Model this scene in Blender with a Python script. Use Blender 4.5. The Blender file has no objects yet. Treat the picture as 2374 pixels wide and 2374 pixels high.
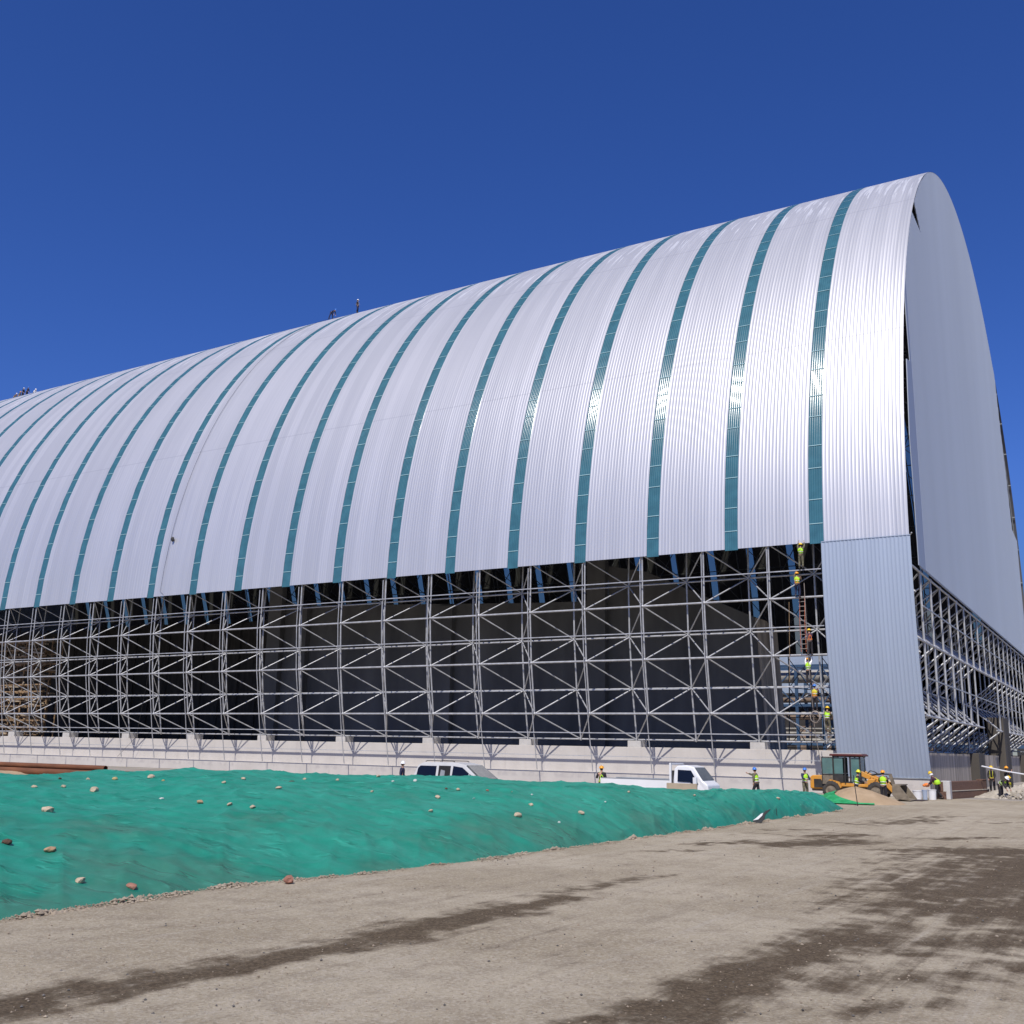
import bpy, bmesh, math, random
import numpy as np
from mathutils import Vector, Matrix, noise
from mathutils.bvhtree import BVHTree
R = random.Random(7)
sc = bpy.context.scene
COL = sc.collection
V = Vector
rad = math.radians

# ------------------------------------------------------------------ helpers
class MB:
    """collects boxes, tubes and lathes; build() links them as one mesh object"""
    def __init__(s): s.v = []; s.f = []; s.m = []; s.s = []
    def add(s, vs, fs, mat=0, smooth=False):
        o = len(s.v); s.v += [tuple(p) for p in vs]
        for f in fs: s.f.append([i + o for i in f]); s.m.append(mat); s.s.append(smooth)
    def box(s, x0, x1, y0, y1, z0, z1, mat=0):
        s.add([(x0,y0,z0),(x1,y0,z0),(x1,y1,z0),(x0,y1,z0),(x0,y0,z1),(x1,y0,z1),(x1,y1,z1),(x0,y1,z1)],
              [(3,2,1,0),(4,5,6,7),(0,1,5,4),(1,2,6,5),(2,3,7,6),(3,0,4,7)], mat)
    def bar(s, a, b, w, h, mat=0, up=(0,0,1)):
        a = V(a); b = V(b); d = (b-a).normalized(); u = V(up)
        if abs(d.dot(u)) > .98: u = V((1,0,0))
        x = d.cross(u).normalized()*w/2; y = x.cross(d).normalized()*h/2
        s.add([a-x-y,a+x-y,a+x+y,a-x+y,b-x-y,b+x-y,b+x+y,b-x+y],
              [(3,2,1,0),(4,5,6,7),(0,1,5,4),(1,2,6,5),(2,3,7,6),(3,0,4,7)], mat)
    def tube(s, pts, r, n=6, mat=0, cap=True):
        pts = [V(p) for p in pts]; L = len(pts)
        rs = r if isinstance(r, (list, tuple)) else [r]*L
        d0 = (pts[1]-pts[0]).normalized()
        u = d0.cross(V((0,0,1)))
        if u.length < .05: u = d0.cross(V((1,0,0)))
        u.normalize(); vs = []
        for i, p in enumerate(pts):
            t = (pts[min(i+1,L-1)]-pts[max(i-1,0)]).normalized()
            u = (u - t*u.dot(t)).normalized(); w = t.cross(u)
            for k in range(n):
                a = 2*math.pi*k/n
                vs.append(p + (u*math.cos(a)+w*math.sin(a))*rs[i])
        fs = [(i*n+k, i*n+(k+1)%n, (i+1)*n+(k+1)%n, (i+1)*n+k) for i in range(L-1) for k in range(n)]
        s.add(vs, fs, mat, True)
        if cap:
            o = len(s.v)-L*n
            s.f.append([o+k for k in range(n)][::-1]); s.m.append(mat); s.s.append(False)
            s.f.append([o+(L-1)*n+k for k in range(n)]); s.m.append(mat); s.s.append(False)
    def lathe(s, prof, c, ax=(0,0,1), n=16, mat=0):
        c = V(c); ax = V(ax).normalized(); u = ax.cross(V((1,0,0)))
        if u.length < .1: u = ax.cross(V((0,1,0)))
        u.normalize(); w = ax.cross(u); vs = []
        for r, h in prof:
            for k in range(n):
                a = 2*math.pi*k/n
                vs.append(c+ax*h+(u*math.cos(a)+w*math.sin(a))*r)
        L = len(prof)
        s.add(vs, [(i*n+k, i*n+(k+1)%n, (i+1)*n+(k+1)%n, (i+1)*n+k) for i in range(L-1) for k in range(n)], mat, True)
    def prism(s, poly, fn, a, b, mat=0):
        n = len(poly); vs = [fn(p, a) for p in poly]+[fn(p, b) for p in poly]
        s.add(vs, [list(range(n))[::-1], [n+i for i in range(n)]]+[(i,(i+1)%n,n+(i+1)%n,n+i) for i in range(n)], mat)
    def ball(s, c, r, mat=0, n=8, sq=(1,1,1)):
        c = V(c); vs = []; fs = []
        for i in range(1, n//2):
            a = math.pi*i/(n//2)
            for k in range(n):
                b = 2*math.pi*k/n
                vs.append(c+V((r*sq[0]*math.sin(a)*math.cos(b), r*sq[1]*math.sin(a)*math.sin(b), r*sq[2]*math.cos(a))))
        m = n//2-1; vs += [c+V((0,0,r*sq[2])), c-V((0,0,r*sq[2]))]
        for i in range(m-1):
            for k in range(n): fs.append((i*n+k,(i+1)*n+k,(i+1)*n+(k+1)%n,i*n+(k+1)%n))
        for k in range(n):
            fs.append((m*n,k,(k+1)%n)); fs.append((m*n+1,(m-1)*n+(k+1)%n,(m-1)*n+k))
        s.add(vs, fs, mat, True)
    def build(s, name, mats, parent=None, world=False, bevel=0, fix=False):
        me = bpy.data.meshes.new(name)
        vs = s.v
        if world and parent is not None:
            l = root_loc(parent); vs = [(p[0]-l[0],p[1]-l[1],p[2]-l[2]) for p in vs]
        me.from_pydata(vs, [], s.f)
        if not isinstance(mats, (list, tuple)): mats = [mats]
        for m in mats: me.materials.append(m)
        me.polygons.foreach_set('material_index', s.m); me.polygons.foreach_set('use_smooth', s.s)
        if fix:
            b = bmesh.new(); b.from_mesh(me); bmesh.ops.recalc_face_normals(b, faces=b.faces); b.to_mesh(me); b.free()
        me.update()
        if any(s.s): me.set_sharp_from_angle(angle=rad(76))
        return link(name, me, parent, bevel)
def link(name, me, parent=None, bevel=0):
    o = bpy.data.objects.new(name, me); COL.objects.link(o)
    if parent is not None: o.parent = parent
    if bevel:
        md = o.modifiers.new('bevel', 'BEVEL'); md.width = bevel; md.segments = 2; md.limit_method = 'ANGLE'; md.angle_limit = rad(35)
    return o
def root_loc(p):
    l = V((0,0,0))
    while p is not None: l = l+p.location; p = p.parent
    return l
def thing(name, label, cat, loc=(0,0,0), rz=0, group=None):
    o = bpy.data.objects.new(name, None); COL.objects.link(o); o.empty_display_size = .3
    o.location = loc; o.rotation_euler = (0,0,rz)
    return tag(o, label, cat, group)
def tag(o, label=None, cat=None, group=None, kind=None):
    if label: o['label'] = label
    if cat: o['category'] = cat
    if group: o['group'] = group
    if kind: o['kind'] = kind
    return o
def grid_mesh(name, P, mats, smooth=True, closed=False, attr=None):
    """P: (rows, cols, 3) numpy"""
    r, c, _ = P.shape; me = bpy.data.meshes.new(name)
    idx = np.arange(r*c).reshape(r, c)
    q = np.stack([idx[:-1,:-1], idx[:-1,1:], idx[1:,1:], idx[1:,:-1]], -1).reshape(-1, 4)
    me.from_pydata(P.reshape(-1,3).tolist(), [], q.tolist())
    for m in (mats if isinstance(mats,(list,tuple)) else [mats]): me.materials.append(m)
    me.polygons.foreach_set('use_smooth', [smooth]*len(me.polygons))
    if attr is not None:
        a = me.attributes.new(attr[0], 'FLOAT', 'POINT'); a.data.foreach_set('value', np.asarray(attr[1],dtype=np.float32).ravel())
    me.update(); return me
def nz(x, y, z=0., s=1.): return noise.noise(V((x*s, y*s, z*s)))
def fbm(x, y, s, o=4): return noise.fractal(V((x*s, y*s, 3.1)), 1.0, 2.0, o)

# ------------------------------------------------------------------ materials
def mk(name, col, rough=.6, metal=0., var=.12, scale=3., bump=0., bscale=20., spec=.5, col2=None, stretch=None):
    m = bpy.data.materials.new(name); m.use_nodes = True
    nt = m.node_tree; N = nt.nodes; b = N['Principled BSDF']
    b.inputs['Roughness'].default_value = rough; b.inputs['Metallic'].default_value = metal
    b.inputs['Specular IOR Level'].default_value = spec
    tc = N.new('ShaderNodeTexCoord'); src = tc.outputs['Object']
    if stretch:
        mp = N.new('ShaderNodeMapping'); mp.inputs['Scale'].default_value = stretch
        nt.links.new(src, mp.inputs['Vector']); src = mp.outputs['Vector']
    n = N.new('ShaderNodeTexNoise'); n.inputs['Scale'].default_value = scale; n.inputs['Detail'].default_value = 5
    nt.links.new(src, n.inputs['Vector'])
    mx = N.new('ShaderNodeMix'); mx.data_type = 'RGBA'
    rmp = N.new('ShaderNodeMapRange'); rmp.inputs[1].default_value = .3; rmp.inputs[2].default_value = .7
    nt.links.new(n.outputs['Fac'], rmp.inputs[0]); nt.links.new(rmp.outputs[0], mx.inputs[0])
    c2 = col2 or tuple(min(1, c*(1+var)) for c in col); c1 = col if col2 else tuple(c*(1-var) for c in col)
    mx.inputs[6].default_value = (*c1, 1); mx.inputs[7].default_value = (*c2, 1)
    nt.links.new(mx.outputs[2], b.inputs['Base Color'])
    if bump:
        n2 = N.new('ShaderNodeTexNoise'); n2.inputs['Scale'].default_value = bscale; n2.inputs['Detail'].default_value = 6
        nt.links.new(src, n2.inputs['Vector'])
        bp = N.new('ShaderNodeBump'); bp.inputs['Strength'].default_value = bump; bp.inputs['Distance'].default_value = .05
        nt.links.new(n2.outputs['Fac'], bp.inputs['Height']); nt.links.new(bp.outputs[0], b.inputs['Normal'])
    return m
def nodes(m): return m.node_tree.nodes, m.node_tree.links
def math_n(N, L, op, a, b=None, c=None):
    n = N.new('ShaderNodeMath'); n.operation = op
    for i, x in enumerate((a, b, c)):
        if x is None: continue
        if isinstance(x, (int, float)): n.inputs[i].default_value = x
        else: L.new(x, n.inputs[i])
    return n.outputs[0]
def mixc(N, L, fac, a, b):
    n = N.new('ShaderNodeMix'); n.data_type = 'RGBA'
    if isinstance(fac, (int, float)): n.inputs[0].default_value = fac
    else: L.new(fac, n.inputs[0])
    for i, x in ((6, a), (7, b)):
        if isinstance(x, tuple): n.inputs[i].default_value = (*x, 1)
        else: L.new(x, n.inputs[i])
    return n.outputs[2]
def noise_n(N, L, vec, scale, detail=5, rough=.55):
    n = N.new('ShaderNodeTexNoise'); n.inputs['Scale'].default_value = scale; n.inputs['Detail'].default_value = detail
    n.inputs['Roughness'].default_value = rough; L.new(vec, n.inputs['Vector']); return n.outputs['Fac']
def mapr(N, L, x, a, b, c=0., d=1.):
    n = N.new('ShaderNodeMapRange'); n.interpolation_type = 'SMOOTHSTEP'
    for i, q in enumerate((a, b, c, d)): n.inputs[i+1].default_value = q
    L.new(x, n.inputs[0]); return n.outputs[0]

def roof_material():
    m = bpy.data.materials.new('white_profiled_sheet'); m.use_nodes = True; N, L = nodes(m); b = N['Principled BSDF']
    g = N.new('ShaderNodeNewGeometry'); sx = N.new('ShaderNodeSeparateXYZ'); L.new(g.outputs['Position'], sx.inputs[0])
    mp = N.new('ShaderNodeMapping'); mp.inputs['Scale'].default_value = (.10, 5.0, .10); L.new(g.outputs['Position'], mp.inputs['Vector'])
    n1 = noise_n(N, L, mp.outputs[0], 1.0, 4)            # streaks that run down each sheet
    n2 = noise_n(N, L, g.outputs['Position'], .12, 3)
    # sheets are 1 m wide: slight tone steps from sheet to sheet
    sh = math_n(N, L, 'FLOOR', sx.outputs[1]); wn = N.new('ShaderNodeTexWhiteNoise'); wn.noise_dimensions = '1D'; L.new(sh, wn.inputs['W'])
    k = math_n(N, L, 'ADD', math_n(N, L, 'MULTIPLY', n1, .5), math_n(N, L, 'MULTIPLY', wn.outputs['Value'], .35))
    k = math_n(N, L, 'ADD', k, math_n(N, L, 'MULTIPLY', n2, .25))
    c = mixc(N, L, mapr(N, L, k, .3, .9), (.59,.59,.605), (.70,.695,.705))
    # pale streaks running down the sheets, only near the ridge
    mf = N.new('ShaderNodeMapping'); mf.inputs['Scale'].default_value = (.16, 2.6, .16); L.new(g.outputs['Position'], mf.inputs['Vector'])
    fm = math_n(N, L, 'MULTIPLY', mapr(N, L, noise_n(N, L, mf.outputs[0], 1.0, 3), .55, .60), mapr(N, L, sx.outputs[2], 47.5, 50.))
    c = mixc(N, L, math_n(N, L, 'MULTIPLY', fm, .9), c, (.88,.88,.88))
    # lap joints between sheet lengths
    for z0 in (32.6, 47.5):
        d = math_n(N, L, 'ABSOLUTE', math_n(N, L, 'SUBTRACT', sx.outputs[2], z0))
        c = mixc(N, L, mapr(N, L, d, .03, .09, .35, 0.), c, (.42,.42,.45))
    L.new(mixc(N, L, g.outputs['Backfacing'], c, (.13,.13,.14)), b.inputs['Base Color'])      # underside darkened in its colour to quiet sky reflections
    L.new(math_n(N, L, 'MULTIPLY', math_n(N, L, 'SUBTRACT', 1., g.outputs['Backfacing']), .48), b.inputs['Metallic'])
    rr = math_n(N, L, 'ADD', math_n(N, L, 'MULTIPLY', n1, .14), .35)
    L.new(math_n(N, L, 'ADD', rr, math_n(N, L, 'MULTIPLY', g.outputs['Backfacing'], .5)), b.inputs['Roughness'])
    return m

def frp_mat():
    m = bpy.data.materials.new('translucent_blue_sheet'); m.use_nodes = True; N, L = nodes(m); b = N['Principled BSDF']
    b.inputs['Base Color'].default_value = (.06,.10,.13,1); b.inputs['Roughness'].default_value = .3
    tr = N.new('ShaderNodeBsdfTransparent'); tr.inputs['Color'].default_value = (.8,.82,.72,1); ms = N.new('ShaderNodeMixShader'); ms.inputs[0].default_value = .42
    L.new(b.outputs[0], ms.inputs[1]); L.new(tr.outputs[0], ms.inputs[2]); L.new(ms.outputs[0], N['Material Output'].inputs['Surface']); return m
M = {}
M['frp'] = frp_mat()
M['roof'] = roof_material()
M['teal'] = mk('teal_frp_sheet', (.048,.15,.18), .20, 0, .15, 1.2, .04, 6, .9)
M['tealbar'] = mk('pale_strip_lap', (.35,.55,.58), .35, 0, .1, 3)
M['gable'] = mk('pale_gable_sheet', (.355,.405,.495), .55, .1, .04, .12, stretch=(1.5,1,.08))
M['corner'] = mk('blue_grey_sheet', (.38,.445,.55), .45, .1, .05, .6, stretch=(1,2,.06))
M['steel'] = mk('galvanised_tube', (.47,.475,.485), .45, .3, .2, 2.5)
M['steel_d'] = mk('grey_painted_tube', (.30,.32,.33), .5, .2, .2, 2)
M['conc'] = None
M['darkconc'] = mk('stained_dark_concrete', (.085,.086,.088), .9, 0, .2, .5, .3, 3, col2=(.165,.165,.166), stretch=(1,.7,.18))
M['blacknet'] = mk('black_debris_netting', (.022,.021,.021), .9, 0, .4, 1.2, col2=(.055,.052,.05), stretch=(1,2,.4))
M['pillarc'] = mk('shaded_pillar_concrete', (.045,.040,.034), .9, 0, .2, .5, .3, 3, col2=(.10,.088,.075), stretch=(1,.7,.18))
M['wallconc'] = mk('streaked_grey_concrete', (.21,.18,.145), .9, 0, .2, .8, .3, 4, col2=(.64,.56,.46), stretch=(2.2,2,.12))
M['palec'] = mk('pale_cast_concrete', (.52,.5,.47), .85, 0, .12, 2, .2, 12)
M['black'] = mk('black_rubber', (.02,.02,.022), .6, 0, .2, 3)
M['skin'] = mk('skin', (.42,.24,.16), .55, 0, .08, 8)
M['hair'] = mk('black_hair', (.02,.016,.014), .6)
M['vest'] = mk('hivis_lime_cloth', (.45,.82,.03), .7, 0, .1, 6, .2, 30)
M['vest2'] = mk('hivis_yellow_cloth', (.62,.60,.05), .7, 0, .1, 6, .2, 30)
M['orange'] = mk('orange_cloth', (.80,.22,.04), .7, 0, .1, 6)
M['refl'] = mk('silver_reflective_tape', (.7,.7,.66), .4, .1, .05, 5)
M['navy'] = mk('navy_work_cloth', (.015,.02,.06), .8, 0, .2, 6, .2, 25)
M['darkc'] = mk('black_work_cloth', (.022,.020,.024), .85, 0, .2, 6, .2, 25)
M['camo'] = mk('camouflage_cloth', (.05,.06,.03), .85, 0, .2, 9, col2=(.20,.17,.11))
M['purple'] = mk('dark_purple_cloth', (.055,.02,.04), .85, 0, .2, 6)
M['white'] = mk('white_paint', (.80,.80,.80), .3, 0, .03, 2)
M['hel_y'] = mk('yellow_hard_hat', (.85,.55,.02), .3, 0, .04, 3)
M['hel_w'] = mk('white_hard_hat', (.85,.85,.85), .3, 0, .03, 3)
M['hel_b'] = mk('blue_hard_hat', (.05,.20,.62), .3, 0, .04, 3)
M['hel_o'] = mk('orange_hard_hat', (.85,.36,.02), .3, 0, .04, 3)
M['hel_l'] = mk('lime_hard_hat', (.75,.75,.02), .3, 0, .04, 3)
M['loader'] = mk('dusty_yellow_paint', (.68,.29,.025), .45, 0, .12, 2, .05, 10, col2=(.58,.30,.07))
M['ldark'] = mk('dark_machine_steel', (.04,.038,.036), .55, .2, .3, 4)
M['muddy'] = mk('muddy_steel', (.20,.165,.12), .85, 0, .3, 4, .3, 14)
M['glass'] = mk('tinted_window', (.006,.007,.012), .08, 0, .1, 1, spec=.45)
M['cabglass'] = mk('green_tinted_cab_glass', (.10,.19,.18), .08, 0, .2, 1.5, spec=.8)
M['clear'] = mk('windscreen', (.06,.065,.06), .08, 0, .3, 2, spec=.8)
M['vansilver'] = mk('silver_paint', (.50,.53,.56), .3, .4, .05, 2)
M['tyre'] = mk('dusty_tyre', (.05,.045,.04), .9, 0, .3, 6)
M['rim'] = mk('wheel_rim', (.45,.42,.36), .5, .3, .2, 6)
M['rust'] = mk('rusty_pipe', (.11,.042,.018), .75, .1, .3, 2, .2, 15, col2=(.24,.095,.04), stretch=(1,.3,1))
M['vanwhite'] = mk('dusty_white_paint', (.60,.60,.59), .3, 0, .06, 2)
M['darkin'] = mk('dark_van_interior', (.012,.012,.014), .9)
M['rope'] = mk('grey_rope', (.35,.30,.26), .9, 0, .2, 20)
M['rope_r'] = mk('red_rope', (.50,.15,.08), .9, 0, .2, 20)
M['wood'] = mk('weathered_timber', (.16,.10,.055), .85, 0, .3, 3, .2, 10, col2=(.42,.28,.15))
M['box'] = mk('tan_board', (.42,.34,.24), .8, 0, .1, 3)
M['sand'] = mk('yellow_sand', (.35,.245,.14), .95, 0, .15, 1.5, .35, 18, col2=(.46,.335,.205))
M['stone_t'] = mk('tan_stone', (.42,.33,.22), .9, 0, .25, 9, .5, 25, col2=(.56,.45,.32))
M['stone_o'] = mk('orange_brown_stone', (.36,.22,.12), .9, 0, .25, 9, .5, 25, col2=(.48,.32,.19))
M['stone_b'] = mk('dark_brown_stone', (.07,.04,.025), .9, 0, .3, 9, .5, 25, col2=(.14,.08,.05))
M['stone_r'] = mk('reddish_stone', (.28,.12,.08), .9, 0, .3, 9, .5, 25, col2=(.40,.2,.14))
M['stone_y'] = mk('yellowish_stone', (.42,.31,.12), .9, 0, .25, 9, .5, 25, col2=(.55,.42,.2))
M['stone_g'] = mk('pale_grey_stone', (.45,.47,.42), .9, 0, .2, 9, .5, 25, col2=(.62,.64,.58))
M['brick'] = mk('brown_brickwork', (.115,.06,.042), .95, 0, .3, 6, .6, 24, col2=(.20,.115,.08), stretch=(1,1,3))
M['rubble'] = mk('broken_concrete', (.36,.32,.25), .95, 0, .25, 4, .5, 12, col2=(.52,.47,.39))
M['pblue'] = mk('blue_plant_steel', (.04,.085,.16), .5, 0, .15, 1)
M['pbuild'] = mk('pale_blue_cladding', (.33,.40,.50), .5, 0, .06, .4)
M['duct'] = mk('weathered_white_duct', (.27,.26,.23), .6, 0, .2, .6, col2=(.42,.40,.36))
M['pdark'] = mk('dark_plant_equipment', (.035,.032,.032), .8, 0, .3, .6)
M['pbrown'] = mk('brown_plant_equipment', (.22,.16,.12), .8, 0, .3, .5)
M['pyel'] = mk('cream_cladding', (.40,.37,.27), .6, 0, .1, .6)

def concrete_plinth_mat():
    m = bpy.data.materials.new('cast_plinth_concrete'); m.use_nodes = True; N, L = nodes(m); b = N['Principled BSDF']
    g = N.new('ShaderNodeNewGeometry'); P = g.outputs['Position']; sx = N.new('ShaderNodeSeparateXYZ'); L.new(P, sx.inputs[0])
    c = mixc(N, L, noise_n(N, L, P, .7, 6), (.47,.435,.395), (.64,.60,.55))
    mp = N.new('ShaderNodeMapping'); mp.inputs['Scale'].default_value = (1, 2.2, .25); L.new(P, mp.inputs['Vector'])
    c = mixc(N, L, mapr(N, L, noise_n(N, L, mp.outputs[0], 1.2, 6), .55, .75, 0, .45), c, (.46,.42,.39))
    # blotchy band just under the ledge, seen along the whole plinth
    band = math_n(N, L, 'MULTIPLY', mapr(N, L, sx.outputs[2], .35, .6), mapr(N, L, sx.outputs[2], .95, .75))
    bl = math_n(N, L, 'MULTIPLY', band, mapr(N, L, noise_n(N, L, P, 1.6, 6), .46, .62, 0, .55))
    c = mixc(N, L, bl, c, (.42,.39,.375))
    # formwork joints every 3.6 m
    w = math_n(N, L, 'ABSOLUTE', math_n(N, L, 'SUBTRACT', math_n(N, L, 'FRACT', math_n(N, L, 'DIVIDE', sx.outputs[1], 3.6)), .5))
    c = mixc(N, L, mapr(N, L, w, .0, .006, .22, 0), c, (.22,.2,.19))
    L.new(c, b.inputs['Base Color']); b.inputs['Roughness'].default_value = .9
    bp = N.new('ShaderNodeBump'); bp.inputs['Strength'].default_value = .25; bp.inputs['Distance'].default_value = .03
    L.new(noise_n(N, L, P, 6, 6), bp.inputs['Height']); L.new(bp.outputs[0], b.inputs['Normal'])
    return m
M['conc'] = concrete_plinth_mat()

def road_mat():
    m = bpy.data.materials.new('dry_gravel_road'); m.use_nodes = True; N, L = nodes(m); b = N['Principled BSDF']
    g = N.new('ShaderNodeNewGeometry'); P = g.outputs['Position']
    at = N.new('ShaderNodeAttribute'); at.attribute_name = 'damp'
    mt = N.new('ShaderNodeMapping'); mt.inputs['Scale'].default_value = (.05, 1.3, 1); mt.inputs['Rotation'].default_value = (0,0,.04); L.new(P, mt.inputs['Vector'])
    trk = noise_n(N, L, mt.outputs[0], 1.6, 7, .72)          # faint tyre tracks along the road
    big = noise_n(N, L, P, .22, 4); mid = noise_n(N, L, P, 1.7, 6); fine = noise_n(N, L, P, 14, 8, .8)
    c = mixc(N, L, mapr(N, L, big, .35, .65), (.335,.278,.185), (.45,.385,.275))
    c = mixc(N, L, mapr(N, L, mid, .4, .7, 0, .5), c, (.23,.185,.128))
    c = mixc(N, L, mapr(N, L, fine, .46, .70, 0, .7), c, (.52,.46,.37)); c = mixc(N, L, mapr(N, L, fine, .46, .30, 0, .5), c, (.17,.13,.085))
    c = mixc(N, L, mapr(N, L, trk, .54, .70, 0, .5), c, (.19,.15,.105)); c = mixc(N, L, mapr(N, L, trk, .46, .32, 0, .45), c, (.47,.42,.34))
    vo = N.new('ShaderNodeTexVoronoi'); vo.inputs['Scale'].default_value = 26; L.new(P, vo.inputs['Vector'])
    peb = math_n(N, L, 'MULTIPLY', mapr(N, L, vo.outputs['Distance'], .16, .30, 1, 0), mapr(N, L, vo.outputs['Color'], .62, .7))
    c = mixc(N, L, math_n(N, L, 'MULTIPLY', peb, .55), c, mixc(N, L, vo.outputs['Color'], (.12,.10,.085), (.55,.52,.47)))
    v2 = N.new('ShaderNodeTexVoronoi'); v2.inputs['Scale'].default_value = 34; L.new(P, v2.inputs['Vector'])
    gr = N.new('ShaderNodeSeparateColor'); L.new(v2.outputs['Color'], gr.inputs[0])
    c = mixc(N, L, mapr(N, L, gr.outputs[0], .62, 1., 0, .38), c, (.19,.15,.10)); c = mixc(N, L, mapr(N, L, gr.outputs[1], .6, 1., 0, .42), c, (.58,.51,.39))
    # damp watered bands with ragged edges
    d = math_n(N, L, 'ADD', at.outputs['Fac'], math_n(N, L, 'MULTIPLY', math_n(N, L, 'SUBTRACT', mid, .5), 1.5))
    d = math_n(N, L, 'ADD', d, math_n(N, L, 'MULTIPLY', math_n(N, L, 'SUBTRACT', trk, .5), 1.2))
    d = math_n(N, L, 'ADD', d, math_n(N, L, 'MULTIPLY', math_n(N, L, 'SUBTRACT', fine, .5), .9))
    mask = mapr(N, L, d, .24, .82, 0, .95)
    wet = mixc(N, L, mapr(N, L, fine, .3, .7), (.042,.027,.012), (.125,.087,.046))
    wet = mixc(N, L, mapr(N, L, gr.outputs[1], .5, 1., 0, .35), wet, (.26,.20,.13))
    c = mixc(N, L, mask, c, wet)
    L.new(c, b.inputs['Base Color']); L.new(mapr(N, L, mask, 0, 1, .95, .8), b.inputs['Roughness'])
    b.inputs['Specular IOR Level'].default_value = .25
    h = math_n(N, L, 'ADD', math_n(N, L, 'MULTIPLY', fine, .6), math_n(N, L, 'MULTIPLY', peb, .35))
    h = math_n(N, L, 'ADD', h, math_n(N, L, 'MULTIPLY', noise_n(N, L, P, 40, 4), .3))
    bp = N.new('ShaderNodeBump'); bp.inputs['Strength'].default_value = .8; bp.inputs['Distance'].default_value = .05
    L.new(h, bp.inputs['Height']); L.new(bp.outputs[0], b.inputs['Normal'])
    return m
M['road'] = road_mat()
M['ground'] = mk('dusty_ground', (.27,.24,.195), .95, 0, .12, .3, .3, 4, col2=(.36,.325,.28))
M['soil'] = mk('bare_brown_soil', (.20,.155,.115), .95, 0, .2, 1.4, .4, 9, col2=(.30,.245,.19))
M['clod'] = mk('road_gravel', (.22,.17,.118), .95, 0, .2, 1.1, .3, 20, col2=(.40,.335,.25))

M['pebble'] = mk('dark_grey_pebble', (.07,.065,.058), .9, 0, .3, 3, 0, 20, col2=(.19,.175,.155))
def net_mat(name, ca, cb, hole=(.02,.34)):
    m = bpy.data.materials.new(name); m.use_nodes = True; N, L = nodes(m); b = N['Principled BSDF']; out = N['Material Output']
    g = N.new('ShaderNodeNewGeometry'); P = g.outputs['Position']
    n1 = noise_n(N, L, P, .38, 5); n2 = noise_n(N, L, P, 2.6, 5)
    mp = N.new('ShaderNodeMapping'); mp.inputs['Scale'].default_value = (1.1, .22, 1); mp.inputs['Rotation'].default_value = (0,0,.45); L.new(P, mp.inputs['Vector'])
    n3 = noise_n(N, L, mp.outputs[0], 2.2, 6, .65)
    c = mixc(N, L, mapr(N, L, math_n(N, L, 'ADD', math_n(N, L, 'MULTIPLY', n3, .5), math_n(N, L, 'MULTIPLY', n2, .5)), .32, .72), ca, cb)
    mq = N.new('ShaderNodeMapping'); mq.vector_type = 'TEXTURE'; mq.inputs['Scale'].default_value = (3.6, .5, 1); mq.inputs['Rotation'].default_value = (0,0,rad(116)); L.new(P, mq.inputs['Vector'])
    n5 = noise_n(N, L, mq.outputs[0], 1.0, 4, .6); n6 = noise_n(N, L, P, 1.1, 3)
    cre = mapr(N, L, math_n(N, L, 'ABSOLUTE', math_n(N, L, 'SUBTRACT', n5, .5)), .0, .028, 1, 0)
    cre = math_n(N, L, 'MULTIPLY', cre, mapr(N, L, n6, .47, .60))      # pinched creases, here and there
    crease_sheen = math_n(N, L, 'MULTIPLY', mapr(N, L, math_n(N, L, 'ABSOLUTE', math_n(N, L, 'SUBTRACT', n5, .532)), .0, .022, 1, 0), mapr(N, L, n6, .47, .60))
    c = mixc(N, L, math_n(N, L, 'MULTIPLY', cre, .6), c, tuple(q*.5 for q in ca))      # shade of the creases painted darker into the net colour
    se = N.new('ShaderNodeAttribute'); se.attribute_name = 'seam'
    c = mixc(N, L, math_n(N, L, 'MULTIPLY', se.outputs['Fac'], .38), c, tuple(q*.45 for q in ca))
    c = mixc(N, L, math_n(N, L, 'MULTIPLY', crease_sheen, .45), c, tuple(min(1, q*1.4+.03) for q in cb))  # pale line beside each crease, sheen painted into the net colour
    L.new(c, b.inputs['Base Color']); b.inputs['Roughness'].default_value = .55; b.inputs['Specular IOR Level'].default_value = .3
    tr = N.new('ShaderNodeBsdfTransparent'); ms = N.new('ShaderNodeMixShader')
    k = math_n(N, L, 'ADD', math_n(N, L, 'MULTIPLY', n1, .75), math_n(N, L, 'MULTIPLY', n2, .3))
    at = N.new('ShaderNodeAttribute'); at.attribute_name = 'thin'
    k = math_n(N, L, 'ADD', k, math_n(N, L, 'MULTIPLY', at.outputs['Fac'], .16))
    L.new(mapr(N, L, k, .54, .76, hole[0], hole[1]), ms.inputs[0]); L.new(b.outputs[0], ms.inputs[1]); L.new(tr.outputs[0], ms.inputs[2])
    bp = N.new('ShaderNodeBump'); bp.inputs['Strength'].default_value = .35; bp.inputs['Distance'].default_value = .05
    n4 = noise_n(N, L, P, 9, 5, .65)
    hh = math_n(N, L, 'ADD', math_n(N, L, 'MULTIPLY', n3, .35), math_n(N, L, 'MULTIPLY', n4, .7))
    L.new(math_n(N, L, 'SUBTRACT', hh, math_n(N, L, 'MULTIPLY', cre, .9)), bp.inputs['Height']); L.new(bp.outputs[0], b.inputs['Normal'])
    L.new(ms.outputs[0], out.inputs['Surface'])
    return m
M['net'] = net_mat('green_dust_net', (.012,.215,.142), (.03,.31,.215))
M['net2'] = net_mat('bright_green_net', (.01,.24,.07), (.05,.42,.17), (.0,.15))

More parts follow.
